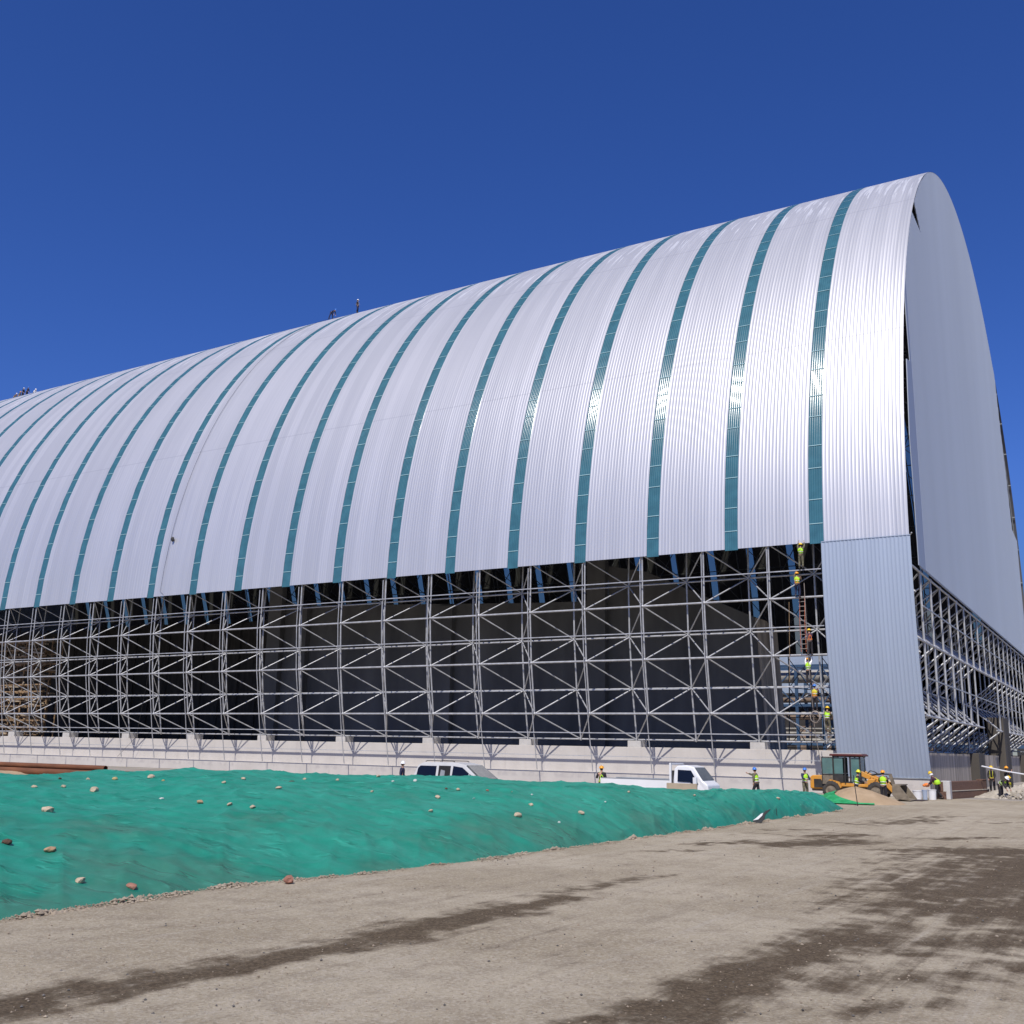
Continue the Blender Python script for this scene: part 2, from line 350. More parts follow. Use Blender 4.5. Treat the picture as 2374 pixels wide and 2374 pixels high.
# ------------------------------------------------------------------ camera, sun, sky
CAM_H = 2.5
Mx = [[0.51137987,0.20081268,0.83556262],[-0.85913392,0.09742541,0.50239148],[0.01948155,-0.97477308,0.22234638]]
cam = bpy.data.cameras.new('camera'); co = bpy.data.objects.new('camera', cam); COL.objects.link(co)
mw = Matrix.Identity(4)
for i in range(3):
    mw[i][0] = Mx[i][0]; mw[i][1] = -Mx[i][1]; mw[i][2] = -Mx[i][2]
mw[2][3] = CAM_H; co.matrix_world = mw
cam.sensor_width = 36; cam.lens = 36*2413.3/2374; cam.clip_start = .1; cam.clip_end = 6000
sc.camera = co
SUN_EL, SUN_AZ = rad(52.5), rad(14)       # from the camera's side, a little right of the long wall's normal
S = V((-math.cos(SUN_EL)*math.cos(SUN_AZ), -math.cos(SUN_EL)*math.sin(SUN_AZ), math.sin(SUN_EL)))
sl = bpy.data.lights.new('sun', 'SUN'); sl.energy = 4.3; sl.angle = rad(.53); sl.color = (1, .945, .87)
so = bpy.data.objects.new('sun', sl); COL.objects.link(so); so.rotation_euler = S.to_track_quat('Z', 'Y').to_euler()
w = bpy.data.worlds.new('World'); sc.world = w; w.use_nodes = True
N, L = w.node_tree.nodes, w.node_tree.links; bg = N['Background']
sky = N.new('ShaderNodeTexSky'); sky.sky_type = 'NISHITA'; sky.sun_disc = False; sky.sun_elevation = SUN_EL
sky.sun_rotation = math.atan2(S.x, S.y); sky.altitude = 600; sky.air_density = 1.1; sky.dust_density = .1; sky.ozone_density = 10.0
hs = N.new('ShaderNodeHueSaturation'); hs.inputs['Saturation'].default_value = 1.1; L.new(sky.outputs[0], hs.inputs['Color'])
tn = N.new('ShaderNodeMix'); tn.data_type = 'RGBA'; tn.blend_type = 'MULTIPLY'; tn.inputs[0].default_value = 1; tc_ = N.new('ShaderNodeTexCoord'); sz = N.new('ShaderNodeSeparateXYZ'); L.new(tc_.outputs['Generated'], sz.inputs[0])
L.new(mixc(N, L, mapr(N, L, sz.outputs[2], .05, .26), (.50, .50, .56), (.76, .73, 1.10)), tn.inputs[7])      # sky tint: deep blue aloft, low sky dimmed to weaken the fill light
L.new(hs.outputs[0], tn.inputs[6]); L.new(tn.outputs[2], bg.inputs['Color']); bg.inputs['Strength'].default_value = .10
sc.view_settings.view_transform = 'Standard'; sc.view_settings.look = 'None'; sc.view_settings.gamma = 1; sc.view_settings.exposure = 0
sc.cycles.max_bounces = 6; sc.cycles.transparent_max_bounces = 8; sc.cycles.diffuse_bounces = 3; sc.cycles.glossy_bounces = 3

# ------------------------------------------------------------------ ground and road
g = MB(); g.add([(-1500,-1500,0),(1500,-1500,0),(1500,1500,0),(-1500,1500,0)], [(0,1,2,3)])
tag(g.build('ground', M['ground']), kind='structure')
DAMP=[(6.18,9.41,7.60,9.45,0.57,0.69,1.00),(7.60,9.45,8.61,9.28,0.48,0.53,1.00),(8.61,9.28,11.14,9.06,0.49,0.65,1.00),(11.14,9.06,13.05,9.00,0.59,0.74,1.00),(13.05,9.00,15.02,9.00,0.63,0.77,1.00),(15.02,9.00,16.84,8.82,0.41,0.48,0.90),(16.19,9.21,20.21,9.02,0.36,0.51,0.70),(18.06,9.37,21.50,8.62,0.25,0.32,0.60),(25.86,11.18,26.81,10.50,0.36,0.37,0.80),(28.52,11.17,30.29,10.28,0.42,0.46,0.80),(28.94,10.92,30.85,10.11,0.57,0.62,0.80),(30.23,9.18,33.00,7.87,1.18,1.34,1.00),(34.11,9.11,35.82,8.30,0.91,0.98,0.90),(35.84,11.24,37.24,9.88,0.42,0.44,0.80),(41.49,10.65,41.26,8.77,0.54,0.52,0.70),(42.89,8.73,46.57,7.92,1.11,1.28,0.80),(35.82,6.24,38.11,4.35,0.56,0.61,0.80),(30.75,6.24,31.73,5.18,0.70,0.73,0.90),(31.61,4.61,32.92,3.19,1.72,1.81,1.00),(33.29,11.78,34.22,10.38,0.37,0.38,0.70),(47.82,8.54,50.63,7.51,0.68,0.74,0.70),(46.61,5.57,48.37,4.59,0.62,0.65,0.70),(9.89,4.34,12.79,4.18,0.74,1.16,1.00),(12.91,4.22,15.98,3.77,0.86,1.25,1.00),(21.60,3.42,29.33,2.15,3.04,5.43,0.95),(19.70,3.27,20.46,1.57,2.81,2.85,0.95),(15.15,3.52,17.59,1.38,1.35,1.66,0.75),(12.40,3.37,15.14,1.22,1.15,1.52,0.60),(9.27,4.93,10.41,4.11,0.31,0.35,0.90),(10.66,3.54,12.66,1.65,0.52,0.64,0.50),(16.55,3.90,19.80,3.15,1.02,1.39,0.70)]
nr, nc = 300, 280
rr = np.geomspace(1.5, 74, nr); aa = np.radians(np.linspace(-75, 112, nc))
X = rr[:,None]*np.cos(aa)[None]; Y = rr[:,None]*np.sin(aa)[None]
damp = np.zeros_like(X)
for x0,y0,x1,y1,t0,t1,wt in DAMP:
    dx, dy = x1-x0, y1-y0; L2 = dx*dx+dy*dy
    t = np.clip(((X-x0)*dx+(Y-y0)*dy)/L2, 0, 1); d = np.hypot(X-x0-t*dx, Y-y0-t*dy); h = (t0+(t1-t0)*t)*(.72 if y0 > 5 or x0 > 28 else .60)
    damp = np.maximum(damp, wt*np.clip(1.05-.55*d/h, 0, 1)**1.0)
Z = np.zeros_like(X)
for i in range(nr):
    for j in range(nc):
        x, y = X[i,j], Y[i,j]
        h = .018*fbm(x, y*1.6, .35, 3)+.010*noise.noise(V((x*.5, y*3.0, 0)))
        if rr[i] < 40: h += .006*noise.noise(V((x*4, y*4, 5)))
        Z[i,j] = max(.004, .026+h)
Z *= np.clip((74-rr)/20, .1, 1)[:,None]; Z = np.maximum(Z, .004)
rm = grid_mesh('road', np.stack([X, Y, Z], -1), M['road'], attr=('damp', damp))
tag(link('road', rm), kind='structure')

# ------------------------------------------------------------------ net-covered mound
ST=[(5.38,14.39,11.55,33.02,1.41),(7.45,14.16,15.13,30.03,1.45),(9.65,14.02,18.73,28.02,1.47),(11.92,14.19,21.58,26.24,1.53),(14.32,14.33,23.92,24.30,1.64),(16.76,13.72,26.56,21.95,1.51),(20.88,13.36,29.54,18.99,1.51),(26.63,13.16,32.97,16.30,1.36),(33.08,12.94,38.08,14.87,1.11),(39.22,12.76,43.39,14.07,1.05),(43.10,12.77,47.11,13.91,0.92),(46.61,12.55,50.90,13.67,0.71),(49.87,12.52,52.00,13.04,0.23),(51.2,12.5,52.3,12.75,.05)]
sta = np.array(ST); nu, nv = 560, 210
# arc-length parameter along the crest
cl = np.concatenate([[0], np.cumsum(np.hypot(np.diff(sta[:,2])+np.diff(sta[:,0]), np.diff(sta[:,3])))])
uu = np.linspace(0, cl[-1], nu)
def smooth_interp(k):
    y = np.interp(uu, cl, sta[:,k]); ker = np.hanning(15); ker /= ker.sum()
    return np.convolve(np.pad(y, 7, mode='reflect', reflect_type='odd'), ker, 'valid')
b0, b1, c0, c1, cz = [smooth_interp(k) for k in range(5)]
cz = np.maximum(cz, .03)
vv = np.concatenate([np.linspace(0, .12, 30, endpoint=False), np.linspace(.12, 1, 140, endpoint=False), np.linspace(1, 1.6, 40)])
seam = np.zeros((nu, len(vv))); PX = np.zeros((nu, len(vv), 3)); thin = np.zeros((nu, len(vv)))
for i in range(nu):
    dx, dy = c0[i]-b0[i], c1[i]-b1[i]; Ln = math.hypot(dx, dy); ex, ey = dx/Ln, dy/Ln
    back = min(3.6, Ln*.8+.6)
    for j, v in enumerate(vv):
        if v <= 1:
            s_ = v*Ln; h = cz[i]*(1-(1-v)**1.7)
            toe = min(1, s_/.9); h = max(h, cz[i]*.10*toe)
        else:
            q = (v-1)/.6; s_ = Ln+q*back; h = cz[i]*(.5+.5*math.cos(math.pi*min(1, q*1.02)))
        x, y = b0[i]+ex*s_, b1[i]+ey*s_
        env = min(1, s_/.8)*(1 if v < 1 else max(0, 1-(v-1)/.5))*min(1, cz[i]/.5)
        big = .10*fbm(x, y, .32, 3)
        # creases pulled tight towards the toe, folds lying across the slope, small crumples
        rg = 1-abs(noise.noise(V((x*.55+y*.25, y*.16, 2.))))*2.2; fold = .055*max(0, rg)**3
        rg2 = 1-abs(noise.noise(V((x*1.6, y*.9, 7.))))*2.0; fold += .035*max(0, rg2)**2
        pull = 1-abs(noise.noise(V((i*.064, v*1.2, 1.))))*2.4; fold += .06*max(0, pull)**3*max(0, 1-v*1.7)
        fl = 1-abs(noise.noise(V((x*.22+y*.5, y*.35-x*.3, 12.))))*7; fold += .05*max(0, fl)**2*(1 if v > .3 else v/.3)
        crum = .022*noise.noise(V((x*3.3, y*3.3, 1)))+.010*noise.noise(V((x*8, y*8, 4)))
        PX[i,j] = (x, y, max(.0, h)+.02+env*(big+fold+crum))
        ds = (uu[i]+.9*noise.noise(V((v*2.2, i*.01, 21.)))+4*v) % 8.6      # edges of the overlapping net widths
        dv = (v-.80+.05*noise.noise(V((uu[i]*.12, 0, 31.))))*Ln
        seam[i,j] = max(.3 if ds < .34 else 0., 1. if 0 < dv < .22 and noise.noise(V((uu[i]*.22, 5., 1.))) > -.12 else 0.)
        PX[i,j,2] += .018*seam[i,j]*env
        thin[i,j] = max(0, 1-v*1.5)+.6*noise.noise(V((x*.5, y*.5, 9)))
soil = PX.copy(); soil[:,:,2] -= .045; soil[:,-1,2] = -.05; soil[:,0,2] = -.02
tag(link('mound', grid_mesh('mound', soil[::2,::2], M['soil'])), kind='structure')
nm = grid_mesh('dust_net', PX, M['net'], attr=('thin', thin))
sa = nm.attributes.new('seam', 'FLOAT', 'POINT'); sa.data.foreach_set('value', seam.astype(np.float32).ravel())
net = tag(link('dust_net', nm), 'wrinkled teal green dust net draped over the long low earth mound beside the road', 'net')
bvh = BVHTree.FromPolygons([tuple(v.co) for v in nm.vertices], [tuple(p.vertices) for p in nm.polygons])
def on_net(x, y):
    h = bvh.ray_cast(V((x, y, 10)), V((0,0,-1)))
    return h[0].z if h[0] else .03

def rock_mesh(name, r, seed, mat, flat=.65, sub=2, ang=1.):
    bm = bmesh.new(); bmesh.ops.create_icosphere(bm, subdivisions=sub, radius=1)
    q = random.Random(seed); st = V((q.uniform(.8,1.35), q.uniform(.7,1.1), flat*q.uniform(.8,1.2)))
    cuts = [V((q.gauss(0,1), q.gauss(0,1), q.gauss(0,1))).normalized() for _ in range(7)]
    for v_ in bm.verts:
        p = v_.co.copy()
        for c in cuts:
            d = p.dot(c)
            if d > .72: p -= c*(d-.72)*ang
        p *= 1+.16*noise.noise(p*1.7+V((seed*3.1,0,0)))
        v_.co = V((p.x*st.x, p.y*st.y, p.z*st.z))*r
    me = bpy.data.meshes.new(name); bm.to_mesh(me); bm.free(); me.materials.append(mat); return me
STONES=[(18.49,25.04,0.8,'b',0),(19.09,24.67,1.0,'t',0),(19.61,24.23,1.2,'y',0),(20.31,23.62,1.5,'t',0),(19.99,22.76,1.0,'y',0),(21.80,21.63,1.2,'t',0),(23.50,21.39,1.2,'b',0),(24.38,21.69,0.9,'t',0),(24.92,20.88,0.9,'t',0),(26.29,20.42,1.0,'t',0),(25.54,19.29,0.8,'g',0),(26.38,19.08,1.0,'g',0),(16.83,23.75,1.0,'t',1),(14.89,20.45,2.2,'t',1),(17.31,23.27,0.9,'t',1),(17.50,22.34,1.9,'t',1),(17.86,20.34,0.8,'g',1),(18.19,19.40,1.3,'o',1),(20.39,20.92,0.9,'t',1),(18.40,18.64,1.2,'t',1),(18.78,18.26,1.0,'t',1),(20.77,19.34,1.3,'t',1),(23.76,18.64,0.8,'t',1),(22.88,16.03,1.2,'t',1),(24.84,17.16,1.2,'t',1),(26.05,17.72,0.9,'b',1),(26.26,17.44,1.1,'t',1),(25.58,16.45,0.6,'g',1),(26.95,16.86,1.0,'r',1),(27.39,16.28,0.5,'t',1),(26.77,15.27,1.1,'t',1),(27.88,15.88,0.6,'g',1),(30.21,14.58,0.6,'g',1),(32.84,14.99,0.8,'t',1),(36.78,14.20,1.2,'t',1),(44.00,13.33,1.3,'t',1),(12.16,17.76,1.7,'b',2),(12.51,16.98,1.7,'o',2),(11.90,15.31,1.5,'t',2),(12.45,14.70,1.5,'r',2),(25.10,14.73,1.9,'t',2),(26.23,14.07,0.7,'g',2),(28.10,14.34,1.6,'t',2)]
ORD = ['leftmost','second','third','fourth','fifth','sixth','seventh','eighth','ninth','tenth','eleventh','twelfth','thirteenth','fourteenth','fifteenth','sixteenth','seventeenth','eighteenth','nineteenth','twentieth','twenty-first','twenty-second','twenty-third','twenty-fourth']
CN = dict(b='dark brown', t='tan', y='yellowish', g='pale grey', o='orange brown', r='reddish')
BAND = ['top row along the net crest', 'middle rows of the green net', 'lowest row near the road']
cnt = [0,0,0]; tot = [sum(1 for s in STONES if s[4]==b) for b in range(3)]
for i, (x, y, s, c, bnd) in enumerate(STONES):
    k = cnt[bnd]; cnt[bnd] += 1
    o = link('stone', rock_mesh('stone', .066*s, i+3, M['stone_'+c], .62))
    o.location = (x, y, on_net(x, y)+.022*s); o.rotation_euler = (R.uniform(-.3,.3), R.uniform(-.3,.3), R.uniform(0,6))
    size = 'large' if s >= 1.5 else ('small' if s < 1 else 'middling')
    pos = ('rightmost' if k == tot[bnd]-1 else ORD[k]+('' if k == 0 else ' from left'))
    tag(o, '%s %s stone, %s in the %s' % (size, CN[c], pos, BAND[bnd]), 'stone', 'stones holding down the green net')
o = link('stone', rock_mesh('stone', .13, 91, M['stone_r'], .6)); o.location = (18.7, 14.2, .09)
o.location = (15.2, 13.75, .10)
tag(o, 'dark reddish clod sitting on the gravel edge where net meets road', 'stone')

# gravel berm along the net's toe and loose stones over the road
def gravel(name, pts, mat):
    base = [V(p).normalized() for p in [(1,0,0),(-1,0,0),(0,1,0),(0,-1,0),(0,0,1),(0,0,-1)]]
    fs = [(0,2,4),(2,1,4),(1,3,4),(3,0,4),(2,0,5),(1,2,5),(3,1,5),(0,3,5)]
    mb = MB()
    for x, y, z, r in pts:
        a = R.uniform(0, 6.28); ca, sa = math.cos(a), math.sin(a); k = [R.uniform(.7,1.3) for _ in range(6)]; fl = R.uniform(.5,.85)
        mb.add([(x+(p.x*ca-p.y*sa)*r*q, y+(p.x*sa+p.y*ca)*r*q, z+p.z*r*q*fl) for p, q in zip(base, k)], fs, 0, False)
    return tag(mb.build(name, mat), kind='stuff')
pts = []
for i in range(7500):
    u = R.random()**1.25*(nu-1); i0 = int(u); x, y = b0[i0], b1[i0]
    off = R.gauss(-.05, .11); d = math.hypot(x, y); lump = max(.12, .55+.9*noise.noise(V((x*1.3, y*1.3, 3))))
    r = (R.uniform(.010, .036) if R.random() < .85 else R.uniform(.03,.062))*lump*min(1.5, .75+d/45)
    pts.append((x+R.uniform(-.06,.06), y+off, .03+max(0, .07-abs(off+.05)*.45)*lump*R.random(), r))
gravel('gravel_berm', pts, M['clod'])
pts = []
for i in range(5200):
    d = 7.5+32*R.random()**1.7; a = rad(R.uniform(-8, 66)); x, y = d*math.cos(a), d*math.sin(a)
    if y > 13.2: continue
    pts.append((x, y, .028, R.choice((.005,.006,.007,.008,.009,.012,.018 if R.random()<.3 else .007))*(1+d/40)))
gravel('loose_gravel', pts, M['clod'])
pts = []
for i in range(650):
    d = 8+26*R.random()**1.5; a = rad(R.uniform(-8, 62)); x, y = d*math.cos(a), d*math.sin(a)
    if y < 13: pts.append((x, y, .03, R.uniform(.006,.016)*(1+d/40)))
gravel('dark_pebbles', pts, M['pebble'])

# ------------------------------------------------------------------ the arched shed
CX, CZ, RA, RB = 112., 15., 41.2, 44.9
YE = 12.1                                   # gable end of the roof
def arch(t, off=0.):
    """point and normal on the arch; t = 0 at the near springing, pi at the far one"""
    x, z = -math.cos(t), math.sin(t)
    n = V((x/RA, 0, z/RB)).normalized()
    return CX+RA*x+n.x*off, CZ+RB*z+n.z*off
def xs(z, a): return CX-a*math.sqrt(max(0, 1-((z-CZ)/RB)**2))
shed = thing('storage_shed', 'huge arched white metal shed with teal roof strips and open lattice below its eaves', 'shed', (112, 12, 0))
T0 = math.asin((16.78-CZ)/RB)
def strip_y(i): y = 17.65+6.078*i; return y, y+.97
def ribbed(y0, y1, p, dep, wavy=False):
    n = max(1, round((y1-y0)/p)); p = (y1-y0)/n; ys = []; ds = []
    shape = [(q/6, 1-(2*q/6-1)**2) for q in range(6)] if wavy else [(0,0),(.28,-.10),(.56,0),(.66,.45),(.78,1.),(.90,.45)]
    for k in range(n):
        for q, d in shape: ys.append(y0+(k+q)*p); ds.append(d*dep)
    ys.append(y1); ds.append(0); return np.array(ys), np.array(ds)
def sheet(name, y0, y1, t0, t1, p, dep, off, nt, mat, wavy=False):
    ys, ds = ribbed(y0, y1, p, dep, wavy); ts = np.linspace(t0, t1, nt); P = np.zeros((nt, len(ys), 3))
    nx, nzv = -np.cos(ts)/RA, np.sin(ts)/RB; ln = np.hypot(nx, nzv); nx /= ln; nzv /= ln
    o_ = off+ds[None]
    P[:,:,0] = (CX-RA*np.cos(ts))[:,None]+nx[:,None]*o_; P[:,:,2] = (CZ+RB*np.sin(ts))[:,None]+nzv[:,None]*o_
    P[:,:,1] = ys[None]; P -= np.array([112,12,0])
    me = grid_mesh(name, P[:,::-1], mat, smooth=False)
    # smooth along the arch only: keep rib edges crisp by splitting at angle
    me.polygons.foreach_set('use_smooth', [True]*len(me.polygons)); return link(name, me, shed)
NS = 32
TEND = math.pi-math.asin((50-CZ)/RB)
for i in range(NS):
    a = YE if i == 0 else strip_y(i-1)[1]; b = strip_y(i)[0]
    far = a > 85
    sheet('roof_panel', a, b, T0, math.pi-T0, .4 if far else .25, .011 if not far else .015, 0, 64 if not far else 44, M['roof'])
bars_t = []
s_ = 1.3; k = 0
while s_ < 66:
    bars_t.append(s_); s_ += (1.75, 2.35)[k % 2]; k += 1
arc_t = np.linspace(T0, math.pi*.62, 400)
arc_s = np.concatenate([[0], np.cumsum(np.hypot(np.diff(RA*np.cos(arc_t)), np.diff(RB*np.sin(arc_t))))])
for i in range(NS-1):
    a, b = strip_y(i)
    st = sheet('skylight_strip', a, b, T0-.002, math.pi*.66, .16 if i < 12 else .32, .024, -.024, 70, M['teal'], True)
    sheet('translucent_strip', a, b, math.pi*.66, math.pi-T0, .32, .02, -.03, 20, M['frp'], True)
    if i < 22:
        mb = MB()
        for s_ in bars_t:
            t = float(np.interp(s_, arc_s, arc_t)); t2 = t+.0011
            p = arch(t, .016); q = arch(t2, .016); p2 = arch(t, .028); q2 = arch(t2, .028)
            mb.add([(p[0],a+.02,p[1]),(q[0],a+.02,q[1]),(q[0],b-.02,q[1]),(p[0],b-.02,p[1]),
                    (p2[0],a+.02,p2[1]),(q2[0],a+.02,q2[1]),(q2[0],b-.02,q2[1]),(p2[0],b-.02,p2[1])],
                   [(4,7,6,5),(0,1,5,4),(1,2,6,5),(2,3,7,6),(3,0,4,7)])
        bo = mb.build('lap_joint', M['tealbar'], shed, True); bo.parent = st
# end wall far away closes the tunnel
mb = MB(); pl = [(CX-RA*math.cos(t), CZ+RB*math.sin(t)) for t in np.linspace(-.2, math.pi+.2, 40)]
mb.prism(pl, lambda p, y: (p[0], y, p[1]), 205.5, 205.8); mb.build('end_panel', M['gable'], shed, True)
mb = MB(); mb.box(152.6, 152.9, 62, 205, 0, 16.9); mb.build('wall_panel', M['gable'], shed, True)
mb = MB(); mb.box(152.9, 153.2, 12.6, 26.0, 4.6, 17.0); mb.box(138, 152.9, 17.2, 17.4, 5.5, 17.0); mb.build('wall_panel', M['steel_d'], shed, True)

# gable cladding with its open slots towards the roof edge
left = [(91.42,53.9),(86.95,50.6),(83.25,47.0),(85.5,45.3),(81.75,45.4),(77.9,40.1),(75.65,36.0),(75.7,33.9),(75.9,30.6),(74.6,30.35),(74.2,27.7),(73.7,24.4),(73.9,20.2),(73.9,15.25)]
right = [(150.2,15.25),(149.2,23.),(149.0,30.5),(143.6,31.0),(142.0,37.7),(140.1,42.3),(138.2,50.0)]
top = []
for t in np.linspace(math.pi-math.asin((51-CZ)/(RB-.03)), math.acos((CX-91.5)/(RA-.02)), 60):
    top.append((CX-(RA-.02)*math.cos(t), CZ+(RB-.02)*math.sin(t)))
poly = left+right+top
mb.prism(poly, lambda p, y: (p[0], y, p[1]), 12.105, 12.16)
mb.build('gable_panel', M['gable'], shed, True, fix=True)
mb = MB()                                     # rib lines of the gable sheets
k = 0; x = 76.6
def gz(x, pts):
    zz = [p0[1]+(p1[1]-p0[1])*(x-p0[0])/(p1[0]-p0[0]) for p0, p1 in zip(pts, pts[1:]+pts[:1]) if (p0[0]-x)*(p1[0]-x) < 0]
    return sorted(zz)
while x < 149:
    zz = gz(x, poly)
    for z0, z1 in zip(zz[::2], zz[1::2]):
        mb.box(x, x+.07, 12.085, 12.106, z0+.02, z1-.02)
    x += .42
mb.build('gable_rib', M['gable'], shed, True)

# corner cladding: separate blue-grey sheet that runs from the eave to just above the ground
ys, ds = ribbed(12.02, 17.82, .25, .035); zsn = np.linspace(1.22, 16.72, 26)
P = np.zeros((26, len(ys), 3))
for i, z in enumerate(zsn):
    P[i,:,0] = xs(z, 41.33)-ds; P[i,:,2] = z; P[i,:,1] = ys
P -= np.array([112,12,0])
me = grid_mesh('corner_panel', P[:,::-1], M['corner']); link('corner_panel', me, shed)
mb = MB(); mb.bar((xs(16.78,41.36),12.0,16.75),(xs(16.78,41.36),17.8,16.75), .03, .05); mb.build('eave_flashing', M['corner'], shed, True)
mb = MB(); mb.bar((xs(1.2,41.36),12.02,1.19),(xs(1.2,41.36),17.82,1.19), .10, .06); mb.build('base_flashing', M['steel_d'], shed, True)

# long side lattice
AO = 41.0
def Yk(k): return 11.97+4.815*k
ZO = [5.26, 9.15, 13.06, 16.95]; ZI = [3.42, 7.22, 11.15, 15.12]
XO = [xs(z, AO) for z in ZO]; XI = [xs(z, AO)+2.85 for z in ZI]
NF = 26; Y1 = Yk(NF-1)
for j in range(3):
    mb = MB(); mb.tube([(XO[j],Yk(0),ZO[j]),(XO[j],Y1,ZO[j])], .074, 8); mb.build('outer_chord_tube', M['steel'], shed, True)
for j in range(4):
    mb = MB(); mb.tube([(XI[j],Yk(0)+2.41,ZI[j]),(XI[j],Y1+2.4,ZI[j])], .07 if j else .06, 8); mb.build('inner_chord_tube', M['steel'], shed, True)
PURL = [2.15, 3.84, 7.16, 11.03, 14.88]
for z in PURL:
    x = xs(z, AO+.42) if z != 7.16 else XI[1]-.35
    if z < 3: x = 72.62
    mb = MB(); mb.bar((x,Yk(0)+(5.9 if z < 16 else 0),z),(x,Y1,z), .05, .07 if z > 3 else .045); mb.build('wall_purlin', M['steel'], shed, True)
for k in range(NF):
    y = Yk(k)
    if k > 0:
        mb = MB(); mb.tube([(xs(z,AO),y,z) for z in (5.26,9.15,13.06,16.95)], .066, 8)
        for j in range(3): mb.ball((XO[j],y,ZO[j]), .125)
        mb.build('outer_post', M['steel'], shed, True)
        mb = MB(); yq = y+.02
        mb.tube([(72.55,yq,1.02)]+[(xs(z,AO+.36),yq,z) for z in (3.84,9.15,13.06,16.55)], .042, 6)
        for z in (3.84,11.03,14.88,5.26,13.06): mb.bar((xs(z,AO+.36),yq,z),(xs(z,AO),y,z), .05, .05)
        if k > 1: mb.build('purlin_post', M['steel'], shed, True)
    mb = MB(); y = Yk(k)+2.41
    mb.tube([(XI[j],y,ZI[j]) for j in range(4)]+[(xs(18.9,AO)+2.85,y,18.9)], .068, 8)
    for j in range(4): mb.ball((XI[j],y,ZI[j]), .125)
    mb.build('inner_post', M['steel'], shed, True)
rest = MB(); n_ind = 0
for k in range(NF-1):
    for j in range(4):
        a = (XI[j], Yk(k)+2.41, ZI[j])
        for jj in ((j-1, j) if j else (0,)):
            for kk in (k, k+1):
                b = (XO[jj], Yk(kk), ZO[jj])
                if k >= 1 and n_ind < 100:
                    mb = MB(); mb.tube([a, b], .052, 7); mb.build('diagonal_brace', M['steel'], shed, True); n_ind += 1
                else: rest.tube([a, b], .052, 5)
tag(rest.build('diagonal_brace', M['steel'], shed, True), kind='stuff')

# arched double-chord frames that carry the roof, from the near eave over to the far side
def frame(y, t0, t1, n, r, yi=2.41):
    mb = MB(); ts = [t0+(t1-t0)*i/n for i in range(n+1)]
    o_ = [(arch(t,-.25)[0], y, arch(t,-.25)[1]) for t in ts]
    inn = [(arch(t,-3.0)[0], y+yi, arch(t,-3.0)[1]) for t in ts]
    mb.tube(o_, r, 5); mb.tube(inn, r, 5)
    for i in range(n):
        mb.tube([o_[i], inn[i+1] if i % 2 else inn[i]], r*.75, 4, cap=False); mb.tube([o_[i+1], inn[i]], r*.75, 4, cap=False)
    return mb
for k in range(0, 30):
    frame(Yk(k)+(.5 if k == 0 else 0), T0+(.16 if k == 0 else .02), math.pi+.27, 34, .085).build('arch_frame', M['steel_d'], shed, True)
for t in np.linspace(T0+.1, math.pi+.26, 34):
    x, z = arch(t, -.16); mb = MB(); mb.bar((x,12.1,z),(x,150,z), .07, .12)
    mb.build('roof_purlin', M['steel_d'], shed, True)
# gable end lattice: two layers with pyramids between them
GX = [75.3+4.02*i for i in range(19)]; GZ = [5.2, 10.2, 15.0]; HZ = [2.95, 7.7, 12.6]
gy0, gy1 = 12.35, 15.1
def door(x): return 103.0 < x < 112.5
rest = MB(); n_ind = 0
for i, x in enumerate(GX):
    mb = MB(); mb.tube([(x,gy0,10.2 if door(x) else 5.2),(x,gy0,15.1)], .085, 7)
    for z in GZ:
        if z > 10 or not door(x): mb.ball((x,gy0,z), .15)
    mb.build('gable_post', M['steel'], shed, True)
    if i < 18:
        mb = MB(); mb.tube([(x+2,gy1,7.7 if door(x+2) else 2.95),(x+2,gy1,15.2)], .085, 7); mb.build('gable_inner_post', M['steel'], shed, True)
        for j in range(3):
            a = (x+2, gy1, HZ[j])
            for xx in (x, GX[i+1]):
                for jj in ((j-1, j) if j else (0,)):
                    if (door(xx) or door(x+2)) and j < 2: continue
                    if n_ind < 100: mb = MB(); mb.tube([a,(xx,gy0,GZ[jj])], .065, 6); mb.build('gable_brace', M['steel'], shed, True); n_ind += 1
                    else: rest.tube([a,(xx,gy0,GZ[jj])], .065, 5)
tag(rest.build('gable_brace', M['steel'], shed, True), kind='stuff')
for z in GZ:
    for x0, x1 in (((GX[0]-3.5, GX[-1]+1),) if z > 6 else ((GX[0]-3, 103), (112.5, GX[-1]+1))):
        mb = MB(); mb.tube([(x0,gy0,z),(x1,gy0,z)], .085, 7); mb.build('gable_chord', M['steel'], shed, True)
for z in HZ:
    for x0, x1 in (((GX[0]-3.5, GX[-1]+1),) if z > 8 else ((GX[0]-3, 103), (112.5, GX[-1]+1))):
        mb = MB(); mb.tube([(x0,gy1,z),(x1,gy1,z)], .08, 7); mb.build('gable_inner_chord', M['steel'], shed, True)
for z in (7.7, 12.55, 15.22):
    mb = MB(); mb.bar((74.5,12.16,z),(150,12.16,z), .06, .09); mb.build('gable_purlin', M['steel'], shed, True)
# a second, deeper gable layer of struts that crowd the opening
mb = MB()
for i in range(22):
    x = 75+3.6*i
    if door(x): continue
    mb.tube([(x,17.6,2.9),(x+2.6,15.1,5.2)], .07, 5); mb.tube([(x+1.2,19.5,3.0),(x+3.9,17.2,5.6)], .07, 5); mb.tube([(x,17.6,2.9),(x,17.6,15)], .06, 5)
mb.build('gable_strut_row', M['steel'], shed, True)

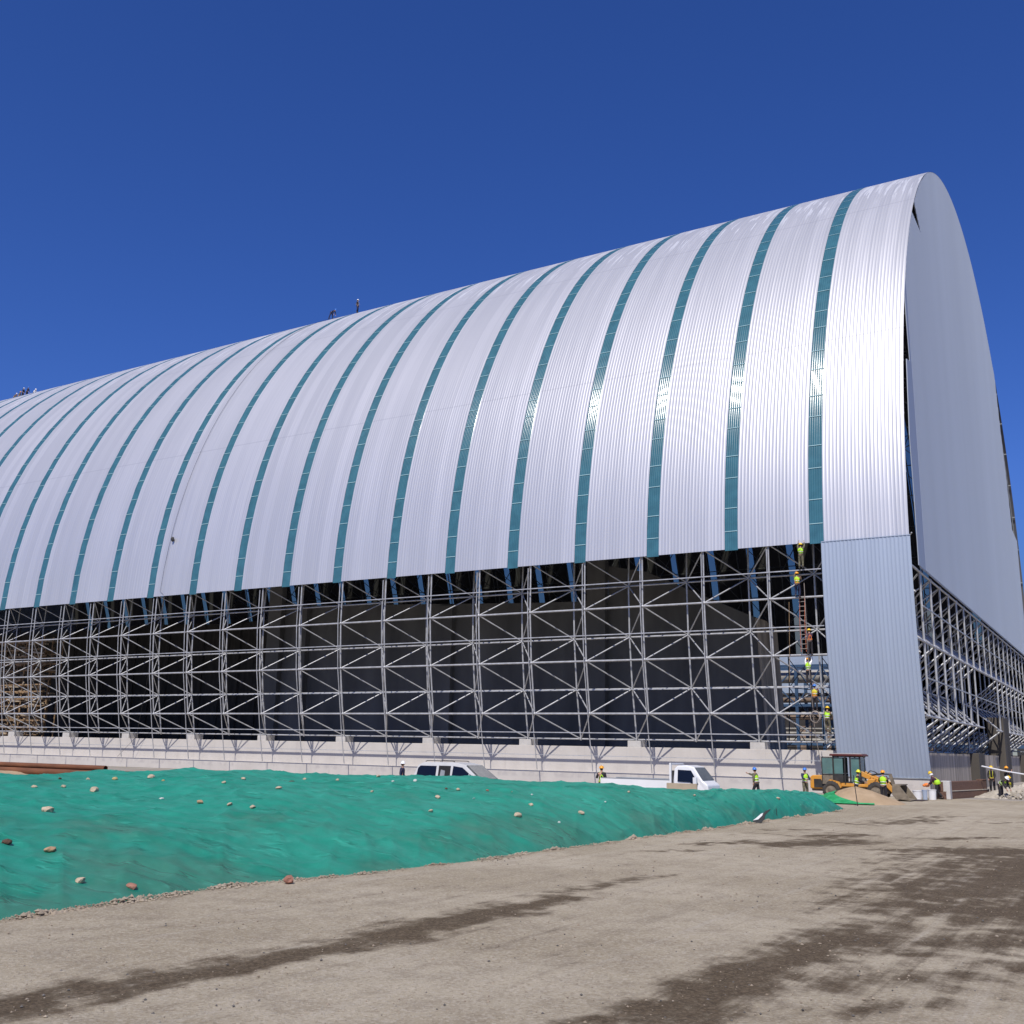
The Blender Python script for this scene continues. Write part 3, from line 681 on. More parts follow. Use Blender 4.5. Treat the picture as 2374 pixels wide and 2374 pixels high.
# ------------------------------------------------------------------ concrete under the shed
pl = thing('concrete_plinth', 'long pale concrete plinth wall under the open side of the shed', 'wall', (74.6, 70, 0))
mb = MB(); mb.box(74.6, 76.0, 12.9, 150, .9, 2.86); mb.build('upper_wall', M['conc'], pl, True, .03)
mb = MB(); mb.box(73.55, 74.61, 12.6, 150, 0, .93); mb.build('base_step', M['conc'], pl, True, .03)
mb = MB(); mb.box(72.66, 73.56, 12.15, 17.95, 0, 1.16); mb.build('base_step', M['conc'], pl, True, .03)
for k in range(1, NF):
    if k % 2 == 1: continue
    y = Yk(k)-2.41+(.0); y = Yk(k)+2.41
    mb = MB(); mb.box(74.72, 75.9, y-.55, y+.55, 2.855, 3.34); mb.build('pier', M['palec'], pl, True, .03)
gw = thing('concrete_wall', 'streaked dark concrete wall with broad pillars below the gable lattice', 'wall', (110, 13, 0))
mb = MB(); mb.box(76.05, 150, 12.9, 13.5, 0, 2.84); mb.build('wall_face', M['wallconc'], gw, True)
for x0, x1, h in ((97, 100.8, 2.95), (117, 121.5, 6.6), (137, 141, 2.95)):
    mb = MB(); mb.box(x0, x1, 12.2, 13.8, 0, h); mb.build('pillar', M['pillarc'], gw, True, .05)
bk = thing('bunker_wall', 'tall dark stained concrete partition wall inside the shed', 'wall', (87, 50, 0))
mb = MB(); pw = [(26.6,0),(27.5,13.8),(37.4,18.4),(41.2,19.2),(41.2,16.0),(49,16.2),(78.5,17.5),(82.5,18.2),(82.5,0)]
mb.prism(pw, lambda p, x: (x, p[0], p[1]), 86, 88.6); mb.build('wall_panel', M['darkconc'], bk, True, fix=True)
mb = MB(); mb.prism([(88.6,0),(88.6,13.6),(90.2,13.2),(92.6,0)], lambda p, y: (p[0], y+ (0), p[1]), 26.9, 30); mb.build('buttress', M['wallconc'], bk, True, fix=True)
mb = MB(); mb.prism([(86.0,0),(86.0,13.75),(88.6,13.75),(88.6,0)], lambda p, y: (p[0], y+p[1]*.065, p[1]), 26.35, 26.58); mb.build('end_face', M['wallconc'], bk, True, fix=True)
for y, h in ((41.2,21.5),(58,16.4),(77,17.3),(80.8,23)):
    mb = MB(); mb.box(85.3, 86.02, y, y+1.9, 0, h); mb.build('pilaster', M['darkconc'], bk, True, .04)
nw = thing('netted_wall', 'black netted scaffold wall inside the dark left half of the shed', 'wall', (92, 105, 0))
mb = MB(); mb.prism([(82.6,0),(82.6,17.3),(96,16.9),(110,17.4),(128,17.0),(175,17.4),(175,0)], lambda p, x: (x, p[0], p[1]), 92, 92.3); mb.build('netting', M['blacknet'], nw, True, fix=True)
for k in range(20):
    mb = MB(); y = 84+3.1*k; mb.tube([(91.8,y,0),(91.8,y,17.4+.5*(k%3))], .07, 5); mb.build('pole', M['pdark'], nw, True)
# timber formwork stack far down the shed
fw = thing('timber_formwork', 'tangle of tan timber formwork and scaffold poles inside the shed far left', 'scaffold', (80, 122, 0))
for k in range(9):
    mb = MB(); y = 109.5+1.75*k+R.uniform(-.3,.3)
    for dx in (0, 1.1, 2.4): mb.tube([(76.9+dx,y,0),(76.9+dx,y+R.uniform(-.2,.2),13.6+R.uniform(-.5,1))], .09, 5)
    mb.build('pole_row', M['wood'], fw, True)
for k in range(17):
    mb = MB(); z = .6+.82*k
    mb.bar((76.8,109,z),(76.8,124.5,z+R.uniform(-.1,.1)), .14, .14)
    for q in range(52):
        y = R.uniform(109, 123.5); dz = R.uniform(-.3,.3); l = R.uniform(.6,2.4)
        mb.bar((76.7+R.uniform(-.2,2.2),y,z+dz),(76.7+R.uniform(-.2,2.2),y+l*R.choice((1,.3)),z+dz+R.uniform(-.4,.4)*R.choice((.2,1.5))), R.uniform(.08,.22), R.uniform(.06,.25), R.randint(0,1))
    mb.build('plank_layer', [M['wood'], M['box']], fw, True)

# ------------------------------------------------------------------ plant beyond the far side
pr = thing('pipe_rack', 'blue steel pipe rack carrying rows of pipes seen through the shed', 'pipe rack', (195, 45, 0))
for y in (20, 28, 36, 44, 48.6, 53.2, 60, 68, 76):
    mb = MB(); mb.bar((189,y,0),(189,y,18), .5, .5); mb.bar((195,y,0),(195,y,18), .5, .5)
    mb.build('column', M['pblue'], pr, True)
for z in (4.5, 11.2, 18.2):
    mb = MB(); mb.bar((189,14,z),(189,84,z), .35, .45); mb.bar((195,14,z),(195,84,z), .35, .45)
    for y in (20,28,36,44,48.6,53.2,60,68,76): mb.bar((189,y,z),(195,y,z), .3, .35)
    mb.build('beam', M['pblue'], pr, True)
mb = MB()
for y0, y1 in ((20,28),(28,36),(36,44),(44,48.6),(48.6,53.2),(53.2,60),(60,68)):
    mb.bar((188.8,y0,11.2),(188.8,y1,18), .2, .2); mb.bar((188.8,y1,11.2),(188.8,y0,18), .2, .2)
mb.build('cross_bracing', M['pblue'], pr, True)
for z, r, c in ((5.2,.28,'duct'),(6.4,.22,'duct'),(7.2,.18,'duct'),(9.2,.45,'pbrown'),(9.9,.25,'duct'),(12.3,.5,'pbrown'),(13.2,.35,'pdark')):
    mb = MB(); mb.tube([(191.5+r,12,z),(191.5+r,86,z)], r, 8); mb.build('pipe', M[c], pr, True)
dk = MB(); dk.tube([(191,8,16.4),(191,86,16.4)], 1.15, 14); tag(dk.build('large_duct', M['duct']), 'big round weathered white duct crossing behind the shed', 'duct')
pb = thing('plant_building', 'pale blue clad industrial building behind the pipe rack', 'building', (212, 50, 0))
mb = MB(); mb.box(204, 222, 30, 90, 12, 29); mb.build('upper_cladding', M['pbuild'], pb, True)
mb = MB(); mb.box(205, 221, 30, 90, 0, 12); mb.build('lower_wall', M['pdark'], pb, True)
mb = MB()
for k in range(10): mb.box(204.6, 205.02, 33+5.5*k, 36+5.5*k, 2, 8)
mb.build('wall_opening', M['pbrown'], pb, True)
cb = thing('cream_building', 'cream walled plant building seen through the far end of the lattice', 'building', (205, 14, 0))
mb = MB(); mb.box(199, 214, 2, 19, 0, 19.2); mb.build('wall', M['pyel'], cb, True)
mb = MB(); mb.box(198.7, 214.3, 1.7, 19.3, 19.2, 19.7); mb.build('roof', M['pdark'], cb, True)
mb = MB()
for z in (4, 8.5, 13): mb.box(198.9, 199.02, 4, 17, z, z+1.6)
mb.build('window_band', M['glass'], cb, True)
wb = thing('white_wall', 'pale rendered low wall beyond the shed behind slanting gable struts', 'wall', (196, 24, 0))
mb = MB(); mb.box(196, 197, 19.5, 28, 0, 8.2); mb.build('wall', M['palec'], wb, True)
mb = MB(); mb.box(195.9, 196.02, 21, 22.8, 4.2, 6.6); mb.build('opening', M['pdark'], wb, True)

# ------------------------------------------------------------------ people
def skin(name, vs, es, rs, mat, parent, sub=1):
    me = bpy.data.meshes.new('t'); me.from_pydata([tuple(v) for v in vs], es, []); o = bpy.data.objects.new('t', me); COL.objects.link(o)
    md = o.modifiers.new('s', 'SKIN'); md.use_smooth_shade = True; md.branch_smoothing = .3
    if not me.skin_vertices: return None
    for i, d in enumerate(me.skin_vertices[0].data):
        r = rs[i]; d.radius = r if isinstance(r, tuple) else (r, r); d.use_root = (i == 0)
    sb = o.modifiers.new('b', 'SUBSURF'); sb.levels = sub; sb.render_levels = sub
    dg = bpy.context.evaluated_depsgraph_get(); ev = o.evaluated_get(dg); nme = bpy.data.meshes.new_from_object(ev); nme.name = name
    bpy.data.objects.remove(o); bpy.data.meshes.remove(me)
    nme.materials.clear(); nme.materials.append(mat)
    nme.polygons.foreach_set('use_smooth', [True]*len(nme.polygons)); nme.polygons.foreach_set('material_index', [0]*len(nme.polygons))
    return link(name, nme, parent)
def person(label, loc, rz, lean=0., head_down=0., arms=None, legs=None, hat='hel_y', jacket='darkc', trousers='darkc', vest='vest', harness=None, drop=0., group='construction workers', veil=False, s=1.0):
    """local axes: +x is where the person faces, z up; lean tips the trunk forward about the hips"""
    t = thing('person', label, 'person', loc, rz, group); t.scale = (s,s,s)
    hz = .93-drop
    arms = arms or (((-.03,.05,-.28),(.08,.04,-.50)), ((-.03,-.05,-.28),(.08,-.04,-.50)))
    legs = legs or (((.04,.01,-.43),(-.02,.02,-.84)), ((.04,-.01,-.43),(-.02,-.02,-.84)))
    def up(p):
        x, y, z = p; c, s_ = math.cos(lean), math.sin(lean); return V((x*c+z*s_, y, hz-x*s_+z*c))
    pel = V((0,0,hz)); belly = up((0,0,.17)); chest = up((.01,0,.34)); nb = up((0,0,.50))
    hc, hs = math.cos(lean*.5+head_down), math.sin(lean*.5+head_down)
    neck = nb+V((hs*.04,0,hc*.07)); hd = neck+V((hs*.11+.015*hc,0,hc*.11)); top = hd+V((hs*.06,0,hc*.06))
    fwd = V((hc,0,-hs))
    sh = [up((0,.17,.46)), up((0,-.17,.46))]
    el = [sh[i]+V(arms[i][0]) for i in (0,1)]; wr = [sh[i]+V(arms[i][1]) for i in (0,1)]
    hip = [V((0,.10,hz-.04)), V((0,-.10,hz-.04))]
    kn = [hip[i]+V(legs[i][0]) for i in (0,1)]; an = [hip[i]+V(legs[i][1]) for i in (0,1)]
    to = [an[i]+V((.17,.03*(1-2*i),-.045)) for i in (0,1)]
    vs = [pel, belly, chest, nb, neck, hd, top, hd+fwd*.105-V((0,0,.012)), hd+V((0,.085,0)), hd-V((0,.085,0)), hd+fwd*.06-V((hs*.07,0,hc*.075))]
    rs = [.125,.118,.135,.085,.052,.083,.07,.014,.016,.016,.04]
    es = [(0,1),(1,2),(2,3),(3,4),(4,5),(5,6),(5,7),(5,8),(5,9),(5,10)]
    for i in (0,1):
        o = len(vs); vs += [sh[i], el[i], wr[i]]; rs += [.062,.045,.03]; es += [(2,o),(o,o+1),(o+1,o+2)]
        d = (wr[i]-el[i]).normalized(); sd = d.cross(V((0,1,0)));
        sd = sd.normalized() if sd.length > .1 else V((0,0,1)); nn = d.cross(sd)
        pm = len(vs); vs.append(wr[i]+d*.07); rs.append((.034,.022)); es.append((o+2,pm))
        for q, ln in enumerate((.075,.088,.082,.065)):
            b = len(vs); off = sd*(-.03+.02*q)
            vs += [wr[i]+d*.10+off, wr[i]+d*(.10+ln*.55)+off+nn*.008, wr[i]+d*(.10+ln*.85)+off+nn*.03]; rs += [.0095,.009,.008]
            es += [(pm,b),(b,b+1),(b+1,b+2)]
        b = len(vs); vs += [wr[i]+d*.05-sd*.045, wr[i]+d*.085-sd*.06+nn*.012]; rs += [.011,.009]; es += [(pm,b),(b,b+1)]
        o = len(vs); vs += [hip[i], kn[i], an[i], to[i]]; rs += [.085,.06,.042,.04]; es += [(0,o),(o,o+1),(o+1,o+2),(o+2,o+3)]
    skin('body', vs, es, rs, M['skin'], t)
    # clothes follow the same joints, a little wider
    tv = [pel+V((0,0,.03))]; te = []; tr = [.118]
    for i in (0,1):
        o = len(tv); tv += [hip[i]-V((0,0,.05)), kn[i], an[i]+V((0,0,.03))]; tr += [.105,.082,.066]; te += [(0,o),(o,o+1),(o+1,o+2)]
    skin('trousers', tv, te, tr, M[trousers], t)
    jv = [up((0,0,.0)), belly, chest, nb]; je = [(0,1),(1,2),(2,3)]; jr = [.15,.148,.162,.09]
    for i in (0,1):
        o = len(jv); jv += [sh[i], el[i], wr[i]-(wr[i]-el[i])*.05]; jr += [.085,.066,.05]; je += [(2,o),(o,o+1),(o+1,o+2)]
    skin('jacket', jv, je, jr, M[jacket], t)
    for i in (0,1):
        mb = MB(); d = (to[i]-an[i]); mb.tube([an[i]-V((.05,0,.005)), an[i]+d*.5, to[i]+V((.05,0,.0))], [.05,.055,.035], 8); mb.build('boot', M['black'], t)
    if vest:
        vv_ = [up((0,0,-.02)), belly, chest, up((0,0,.44))]; ve = [(0,1),(1,2),(2,3)]; vr = [.168,.166,.178,.12]
        for i in (0,1):
            o = len(vv_); vv_ += [sh[i]*.93+up((0,0,.46))*.07]; vr += [.10]; ve += [(2,o)]
        v_ = skin('vest', vv_, ve, vr, M[vest], t)
        mb = MB()
        for zz, r in ((.05,.17),(.20,.172)):
            c = up((0,0,zz)); n_ = (up((0,0,zz+.1))-c).normalized(); mb.lathe([(r*.985,-.022),(r*1.02,-.02),(r*1.02,.02),(r*.985,.022)], c, n_, 14)
        rf = mb.build('reflective_tape', M['refl'], t); rf.parent = v_
    if harness:
        mb = MB()
        for sg in (1,-1):
            mb.tube([up((.165,sg*.08,.05)), up((.18,sg*.09,.30)), up((.05,sg*.10,.53)), up((-.16,-sg*.06,.30)), up((-.16,-sg*.10,.05))], .017, 5)
        mb.lathe([(.165,-.02),(.178,-.018),(.178,.018),(.165,.02)], up((0,0,.06)), up((0,0,.2))-up((0,0,.06)), 14)
        mb.build('harness', M[harness], t)
    # hair and hard hat
    mb = MB(); mb.ball(hd-fwd*.018+V((0,0,.012)), .096, 0, 10, (1,1,1)); mb.build('hair', M['hair'], t)
    if hat:
        mb = MB(); n_ = V((hs,0,hc)).normalized(); c = hd+n_*.035
        mb.lathe([(.150,-.006),(.150,.006),(.122,.012),(.119,.05),(.102,.088),(.066,.115),(.022,.127),(.001,.128)], c, n_, 16)
        mb.lathe([(.02,.0),(.07,-.002),(.075,.006),(.02,.012)], c+fwd*.10, n_, 10)
        mb.tube([c+n_*.11-fwd*.07, c+n_*.134, c+n_*.11+fwd*.07], .018, 6)
        mb.build('hard_hat', M[hat], t)
    if veil:
        mb = MB(); mb.lathe([(.105,.03),(.128,-.03),(.135,-.09),(.125,-.10),(.10,-.03)], hd, V((hs,0,hc)), 14); mb.build('sun_veil', M['white'], t)
    t['_j'] = 0; del t['_j']
    return t, dict(wr=wr, sh=sh, nb=nb)
NEG_Y = -math.pi/2; POS_X = 0.; AWAY = 0.
ARM_UP = (((.14,.06,.20),(.22,.02,.46)), ((.14,-.06,.20),(.22,-.02,.46)))
ARM_MIX = (((.16,.06,.14),(.26,.0,.36)), ((.20,-.05,-.18),(.34,-.0,.02)))
ARM_FWD = (((.10,.06,-.24),(.34,.0,-.30)), ((.10,-.06,-.24),(.34,.0,-.30)))
ARM_DOWN = (((.06,.04,-.28),(.22,.0,-.52)), ((.06,-.04,-.28),(.22,.0,-.52)))
CLIMB = (((.16,.05,-.34),(.06,.05,-.72)), ((.10,-.04,-.42),(.0,-.03,-.84)))
g_cl = 'workers climbing the lattice'
def climber(label, y, zf, dx=0., rz=0., **k):
    return person(label, (xs(zf+.9, AO+.42)-.30+dx, y, zf), rz, group=g_cl, **k)
climber('climber in lime vest and yellow hat right under the roof edge, topmost of the climbers', 19.12, 14.95, lean=.05, arms=ARM_UP, vest='vest', jacket='camo', trousers='camo', hat='hel_y', harness='camo')
climber('climber with orange strap and amber hat, second from the top on the lattice', 19.45, 12.98, arms=ARM_MIX, legs=CLIMB, vest='vest', jacket='camo', trousers='navy', hat='hel_o', harness='orange', drop=.02)
climber('climber in dark red clothes without lime vest, third from the top', 18.82, 9.10, arms=ARM_MIX, vest=None, jacket='purple', trousers='darkc', hat='hel_y', lean=.2, rz=.5, harness='orange')
climber('climber reaching up with lime vest over white sleeves, fourth from the top', 19.07, 7.16, arms=ARM_UP, vest='vest', jacket='white', trousers='darkc', hat='hel_o', rz=-.1)
climber('climber in blue hat and mustard vest with orange harness on the lattice', 18.80, 5.40, arms=ARM_MIX, vest='vest2', jacket='navy', trousers='darkc', hat='hel_b', harness='orange')
climber('lowest climber, lime vest and yellow hat beside the blue-grey corner cladding', 18.12, 4.0, arms=ARM_FWD, legs=CLIMB, vest='vest', jacket='camo', trousers='camo', hat='hel_y', lean=.15, drop=.03, rz=-.2)
# ropes and ladder by the climbers
def rope(name, label, pts, r, mat, cat='rope'):
    mb = MB(); mb.tube(pts, r, 5); return tag(mb.build(name, M[mat]), label, cat)
rope('hanging_rope', 'pale rope hanging straight down past the climbers to the plinth', [(70.2,18.95,13.9),(70.5,18.98,9),(71.3,18.95,4),(72.8,18.9,1.0)], .022, 'rope')
rope('hanging_rope', 'thin brown rope hanging left of the climbers', [(70.45,20.1,12.7),(70.5,20.25,8),(70.6,20.32,7.3)], .02, 'wood')
rl = thing('rope_ladder', 'reddish rope ladder hanging between the second and third climber', 'ladder', (70.6, 19.1, 9.3))
for dy in (0, .34):
    mb = MB(); mb.tube([(0,dy,0),(-.08,dy,2),(0,dy-.05,4.1)], .02, 5); mb.build('side_rope', M['rope_r'], rl)
for k in range(12):
    mb = MB(); mb.tube([(-.04,-.05,.2+.32*k),(-.04,.38,.2+.32*k)], .022, 5); mb.build('rung', M['rope'], rl)
mb = MB()
for q in range(3):
    mb.tube([(0,.30*math.cos(a),.34*math.sin(a)) if False else (.05*q+.03*math.sin(3*a),(.30+.02*q)*math.cos(a),(.36+.02*q)*math.sin(a)) for a in [2*math.pi*i/18 for i in range(19)]], .02, 5)
o = mb.build('rope_coil', M['rope']); o.location = (70.9, 18.8, 5.0); tag(o, 'grey coil of rope hooked beside the lowest climber', 'rope')

def on_roof(y, t): x, z = arch(t, .05); return (x, y, z)
def t_of(x): return math.acos((CX-x)/RA)
gr = 'workers on top of the roof'
person('worker in dark clothes bent over double on the roof ridge', on_roof(83.4, t_of(93.4)), NEG_Y, lean=1.45, head_down=.2, hat='hel_b', vest=None, jacket='navy', trousers='navy', arms=(((.05,.02,-.27),(.10,.0,-.50)),((.05,-.02,-.27),(.10,.0,-.50))), legs=(((.06,.10,-.42),(.02,.16,-.84)),((-.10,-.04,-.42),(-.26,-.06,-.82))), group=gr)
person('worker in white hard hat standing upright on the roof ridge', on_roof(79.2, t_of(93.4)), NEG_Y+.3, hat='hel_w', vest=None, jacket='darkc', trousers='navy', harness='rope', group=gr)
roofers = [(156.3, 98.5, .9, 'hel_w', 'camo', 'squatting roof worker in olive jacket, leftmost of the far group'), (155.1, 98.5, .5, 'hel_o', 'camo', 'roof worker in tan striped jacket crouching in the far left group'), (153.7, 98.3, .15, 'hel_w', 'darkc', 'roof worker in white hat and black jacket in the far left group'), (152.6, 98.3, .35, 'hel_b', 'navy', 'roof worker in navy with blue hat in the far left group'), (151.0, 98.5, 1.3, 'hel_w', 'white', 'roof worker in white sleeves bending low, rightmost of the far group')]
KNEEL = (((.30,.06,-.18),(.12,.06,-.50)), ((.28,-.06,-.20),(.10,-.06,-.50)))
for y, x, ln, h_, j_, lab in roofers:
    sq = ln > .4
    person(lab, on_roof(y, t_of(x)), NEG_Y+R.uniform(-.4,.4), lean=ln, hat=h_, vest=None, jacket=j_, trousers='darkc', group=gr, drop=.34 if sq else .0, legs=KNEEL if sq else None, arms=ARM_DOWN)

gg = 'workers on the ground'
person('worker in white hard hat and navy jacket beside the rear of the minivan', (46.5, 34.5, 0), NEG_Y+.25, hat='hel_w', vest=None, jacket='navy', trousers='navy', group=gg)
person('worker in amber hat and dark harnessed clothes by the tail of the white truck', (50.2, 24.45, 0), AWAY+.5, hat='hel_o', vest=None, jacket='darkc', trousers='darkc', harness='vest', arms=(((.05,.08,-.25),(.25,.02,-.15)),((-.03,-.05,-.28),(.08,-.04,-.5))), group=gg)
person('worker in blue hat pointing left with an outstretched arm near the plinth', (60.3, 19.5, 0), math.pi/2-.2, hat='hel_b', vest='vest', jacket='camo', trousers='darkc', arms=(((-.05,.12,-.26),(-.02,.10,-.48)),((.26,.02,-.05),(.52,.04,.03))), legs=(((.16,.02,-.41),(.10,.02,-.84)),((-.06,-.01,-.43),(-.24,-.02,-.80))), lean=.15, group=gg)
person('worker in blue hat and lime vest standing behind the yellow loader', (64.8, 17.95, 0), NEG_Y-.7, hat='hel_b', vest='vest', jacket='navy', trousers='camo', arms=ARM_FWD, group=gg)
person('worker in lime hard hat half hidden behind the top of the sand heap', (62.6, 14.45, 0), NEG_Y+.4, hat='hel_l', vest='vest', jacket='darkc', trousers='darkc', arms=ARM_FWD, lean=.25, group=gg)
person('worker in orange hard hat and lime vest seen from behind at the sand heap', (62.6, 12.95, 0), AWAY, hat='hel_o', vest='vest', jacket='darkc', trousers='darkc', arms=ARM_FWD, group=gg)
bp_, J = person('woman worker in yellow hat with white veil stooping over the white buckets', (70.9, 11.45, 0), math.pi/2, lean=.55, head_down=.15, hat='hel_y', vest=None, jacket='purple', trousers='darkc', veil=True, arms=(((.05,.05,-.27),(.24,.0,-.44)),((.05,-.05,-.27),(.22,.0,-.46))), legs=(((.04,.02,-.43),(.06,.02,-.84)),((.0,-.03,-.43),(-.26,-.04,-.78))), harness='vest2', group=gg)
mb = MB(); c = V((-.06,0,.93)); mb.lathe([(.165,-.12),(.19,-.10),(.185,.1),(.155,.16)], c+V((.04,0,.07)), V((.35,0,1)), 14); o = mb.build('lime_vest_tail', M['vest'], bp_)
mb = MB(); hp = (J['wr'][0]+J['wr'][1])/2
mb.ball(hp+V((.14,0,-.03)), .17, 0, 8, (1.1,.8,.75)); mb.ball(hp+V((.28,.03,-.06)), .11, 0, 8, (1,.9,.8))
o = mb.build('orange_bag', M['stone_o']); o.data.materials[0] = M['orange']; o.location = (70.9, 11.45, 0); o.rotation_euler = (0,0,math.pi/2)
tag(o, 'orange bag held over the white buckets by the stooping worker', 'bag')
person('worker in black with yellow hat standing behind the brown brick wall', (79.6, 9.3, .3), math.pi, hat='hel_y', vest=None, jacket='darkc', trousers='darkc', harness='vest2', lean=.2, arms=ARM_DOWN, group=gg)
nv, Jn = person('worker in dark navy carrying a long white pole on the shoulder', (79.4, 8.35, .28), NEG_Y+.9, hat='hel_o', vest=None, jacket='darkc', trousers='navy', arms=(((.16,.10,-.14),(.20,.02,.06)),((.14,-.10,-.14),(.22,-.05,.02))), group=gg)
person('worker in lime vest bending low over the rubble heap', (76.6, 8.5, .0), NEG_Y-.6, hat='hel_w', vest='vest', jacket='darkc', trousers='darkc', lean=1.1, head_down=.2, arms=ARM_DOWN, group=gg)
person('worker in yellow hat crouching in the rubble heap at the right edge', (79.0, 8.05, .15), math.pi-.3, hat='hel_y', vest='vest2', jacket='darkc', trousers='camo', lean=.7, drop=.36, legs=KNEEL, arms=ARM_DOWN, group=gg)
mb = MB(); mb.tube([(78.2,9.72,2.02),(79.2,8.3,1.70),(80.6,6.2,1.35)], .05, 8); tag(mb.build('white_pole', M['white']), 'long white plastic pole carried across the shoulder at far right', 'pole')

# ------------------------------------------------------------------ vehicles
def wheel(parent, c, r, wd, n=20):
    wt = MB(); wt.lathe([(r*.62,-wd/2),(r*.9,-wd/2),(r,-wd*.36),(r,wd*.36),(r*.9,wd/2),(r*.62,wd/2)], c, (0,1,0), n)
    if r > .4:
        for k in range(18):
            a = 2*math.pi*k/18; wt.bar((c[0]+r*math.cos(a), c[1]-wd*.42, c[2]+r*math.sin(a)), (c[0]+r*math.cos(a+.1), c[1]+wd*.42, c[2]+r*math.sin(a+.1)), .05, .05)
    w_ = wt.build('wheel', M['tyre'], parent)
    rm_ = MB(); rm_.lathe([(.001,-wd*.42),(r*.3,-wd*.42),(r*.36,-wd*.30),(r*.58,-wd*.32),(r*.64,-wd*.45),(r*.64,wd*.45),(r*.58,wd*.32),(r*.36,wd*.30),(r*.3,wd*.42),(.001,wd*.42)], c, (0,1,0), n)
    rm_.build('rim', M['rim'] if r < .4 else M['muddy'], w_)
def hull(poly, half, tum_z, tum_k):
    """side outline swept across the width; the part above tum_z leans inwards"""
    def fn(p, sg): return (p[0], sg*(half-max(0,p[1]-tum_z)*tum_k), p[1])
    return fn
def side_pane(mb, pts, half, tz, tk, sg, out=.008, th=.02):
    def q(p, o_): return (p[0], sg*(half-max(0,p[1]-tz)*tk+o_), p[1])
    n = len(pts); mb.add([q(p, out) for p in pts]+[q(p, out-th) for p in pts], [list(range(n)) if sg < 0 else list(range(n))[::-1]]+[(i,(i+1)%n,n+(i+1)%n,n+i) for i in range(n)])
van = thing('minivan', 'silver and white minivan with its sliding door open behind the green net', 'van', (43.05, 28.5, 0), NEG_Y)
fn = hull(None, .86, .98, .17)
low = [(-2.2,.32),(-2.27,.75),(-2.22,.99),(1.72,.99),(2.05,.90),(2.27,.68),(2.25,.32),(1.85,.32),(1.72,.58),(1.38,.64),(1.06,.5),(1.0,.32),(-1.05,.32),(-1.12,.5),(-1.42,.64),(-1.76,.58),(-1.86,.32)]
mb = MB(); mb.prism(low, fn, -1, 1); mb.build('lower_body', M['vansilver'], van, bevel=.04, fix=True)
upb = [(-2.22,.99),(-2.12,1.3),(-1.93,1.70),(-1.62,1.82),(.15,1.84),(.72,1.74),(1.72,1.02),(1.72,.99)]
mb = MB(); mb.prism(upb, fn, -1, 1); mb.build('upper_body', M['vanwhite'], van, bevel=.05, fix=True)
for sg in (-1, 1):
    mb = MB(); side_pane(mb, [(-2.0,1.08),(-.86,1.06),(-.86,1.66),(-1.80,1.66),(-1.93,1.55)], .86,.98,.17,sg); mb.build('rear_side_window', M['glass'], van)
    mb = MB(); side_pane(mb, [(.06,1.04),(.98,1.04),(1.02,1.36),(.62,1.62),(.10,1.68)], .86,.98,.17,sg); mb.build('front_window', M['glass'], van)
    mb = MB(); side_pane(mb, [(1.04,1.04),(1.52,1.06),(1.06,1.34)], .86,.98,.17,sg); mb.build('quarter_window', M['glass'], van)
    mb = MB(); mb.box(.95,1.16,sg*.88-.09*(sg<0)*1,sg*.88+.09,1.02,1.2); mb.build('wing_mirror', M['white'], van, bevel=.03)
    mb = MB(); mb.tube([(-1.6,sg*.62,1.86),(-1.5,sg*.62,1.90),(.0,sg*.62,1.90),(.1,sg*.62,1.86)], .02, 6); mb.build('roof_rail', M['ldark'], van)
    mb = MB(); mb.box(2.08,2.27,sg*.62-.16,sg*.62+.16,.66,.82); mb.build('headlight', M['clear'], van, bevel=.03)
mb = MB(); side_pane(mb, [(-.72,.5),(-.04,.5),(-.04,.98),(-.72,.98)], .86,.98,.17,-1,.014); side_pane(mb, [(-.72,.98),(-.04,.98),(-.04,1.68),(-.72,1.68)], .86,.98,.17,-1,.014); dr = mb.build('open_doorway', M['darkin'], van); dr['label'] = 'dark open sliding doorway'
mb = MB(); side_pane(mb, [(-.62,1.0),(-.36,1.0),(-.34,1.45),(-.58,1.5)], .86,.98,.17,-1,.02); b_ = mb.build('seat_back', M['pdark'], van); b_.data.materials[0] = M['steel_d']
mb = MB(); mb.add([(.80,-.66,1.70),(1.66,-.74,1.09),(1.66,.74,1.09),(.80,.66,1.70),(.76,-.66,1.68),(1.62,-.74,1.07),(1.62,.74,1.07),(.76,.66,1.68)], [(0,1,2,3),(7,6,5,4),(0,4,5,1),(2,6,7,3)])
for v_ in range(4): x, y, z = mb.v[v_]; mb.v[v_] = (x+.03, y, z+.035)
mb.build('windscreen', M['clear'], van)
mb = MB()
for sg in (-1,1):
    for x in (.02, 1.06): side_pane(mb, [(x,.42),(x+.02,.42),(x+.02,.97),(x,.97)], .86,.98,.17,sg,.006)
    mb.box(-.9,-.76,sg*.868-.012,sg*.868+.012,.90,.94); mb.box(.1,.24,sg*.868-.012,sg*.868+.012,.90,.94)
mb.build('door_trim', M['ldark'], van)
for x in (-1.42, 1.38):
    for sg in (-1,1): wheel(van, (x, sg*.76, .32), .32, .2)

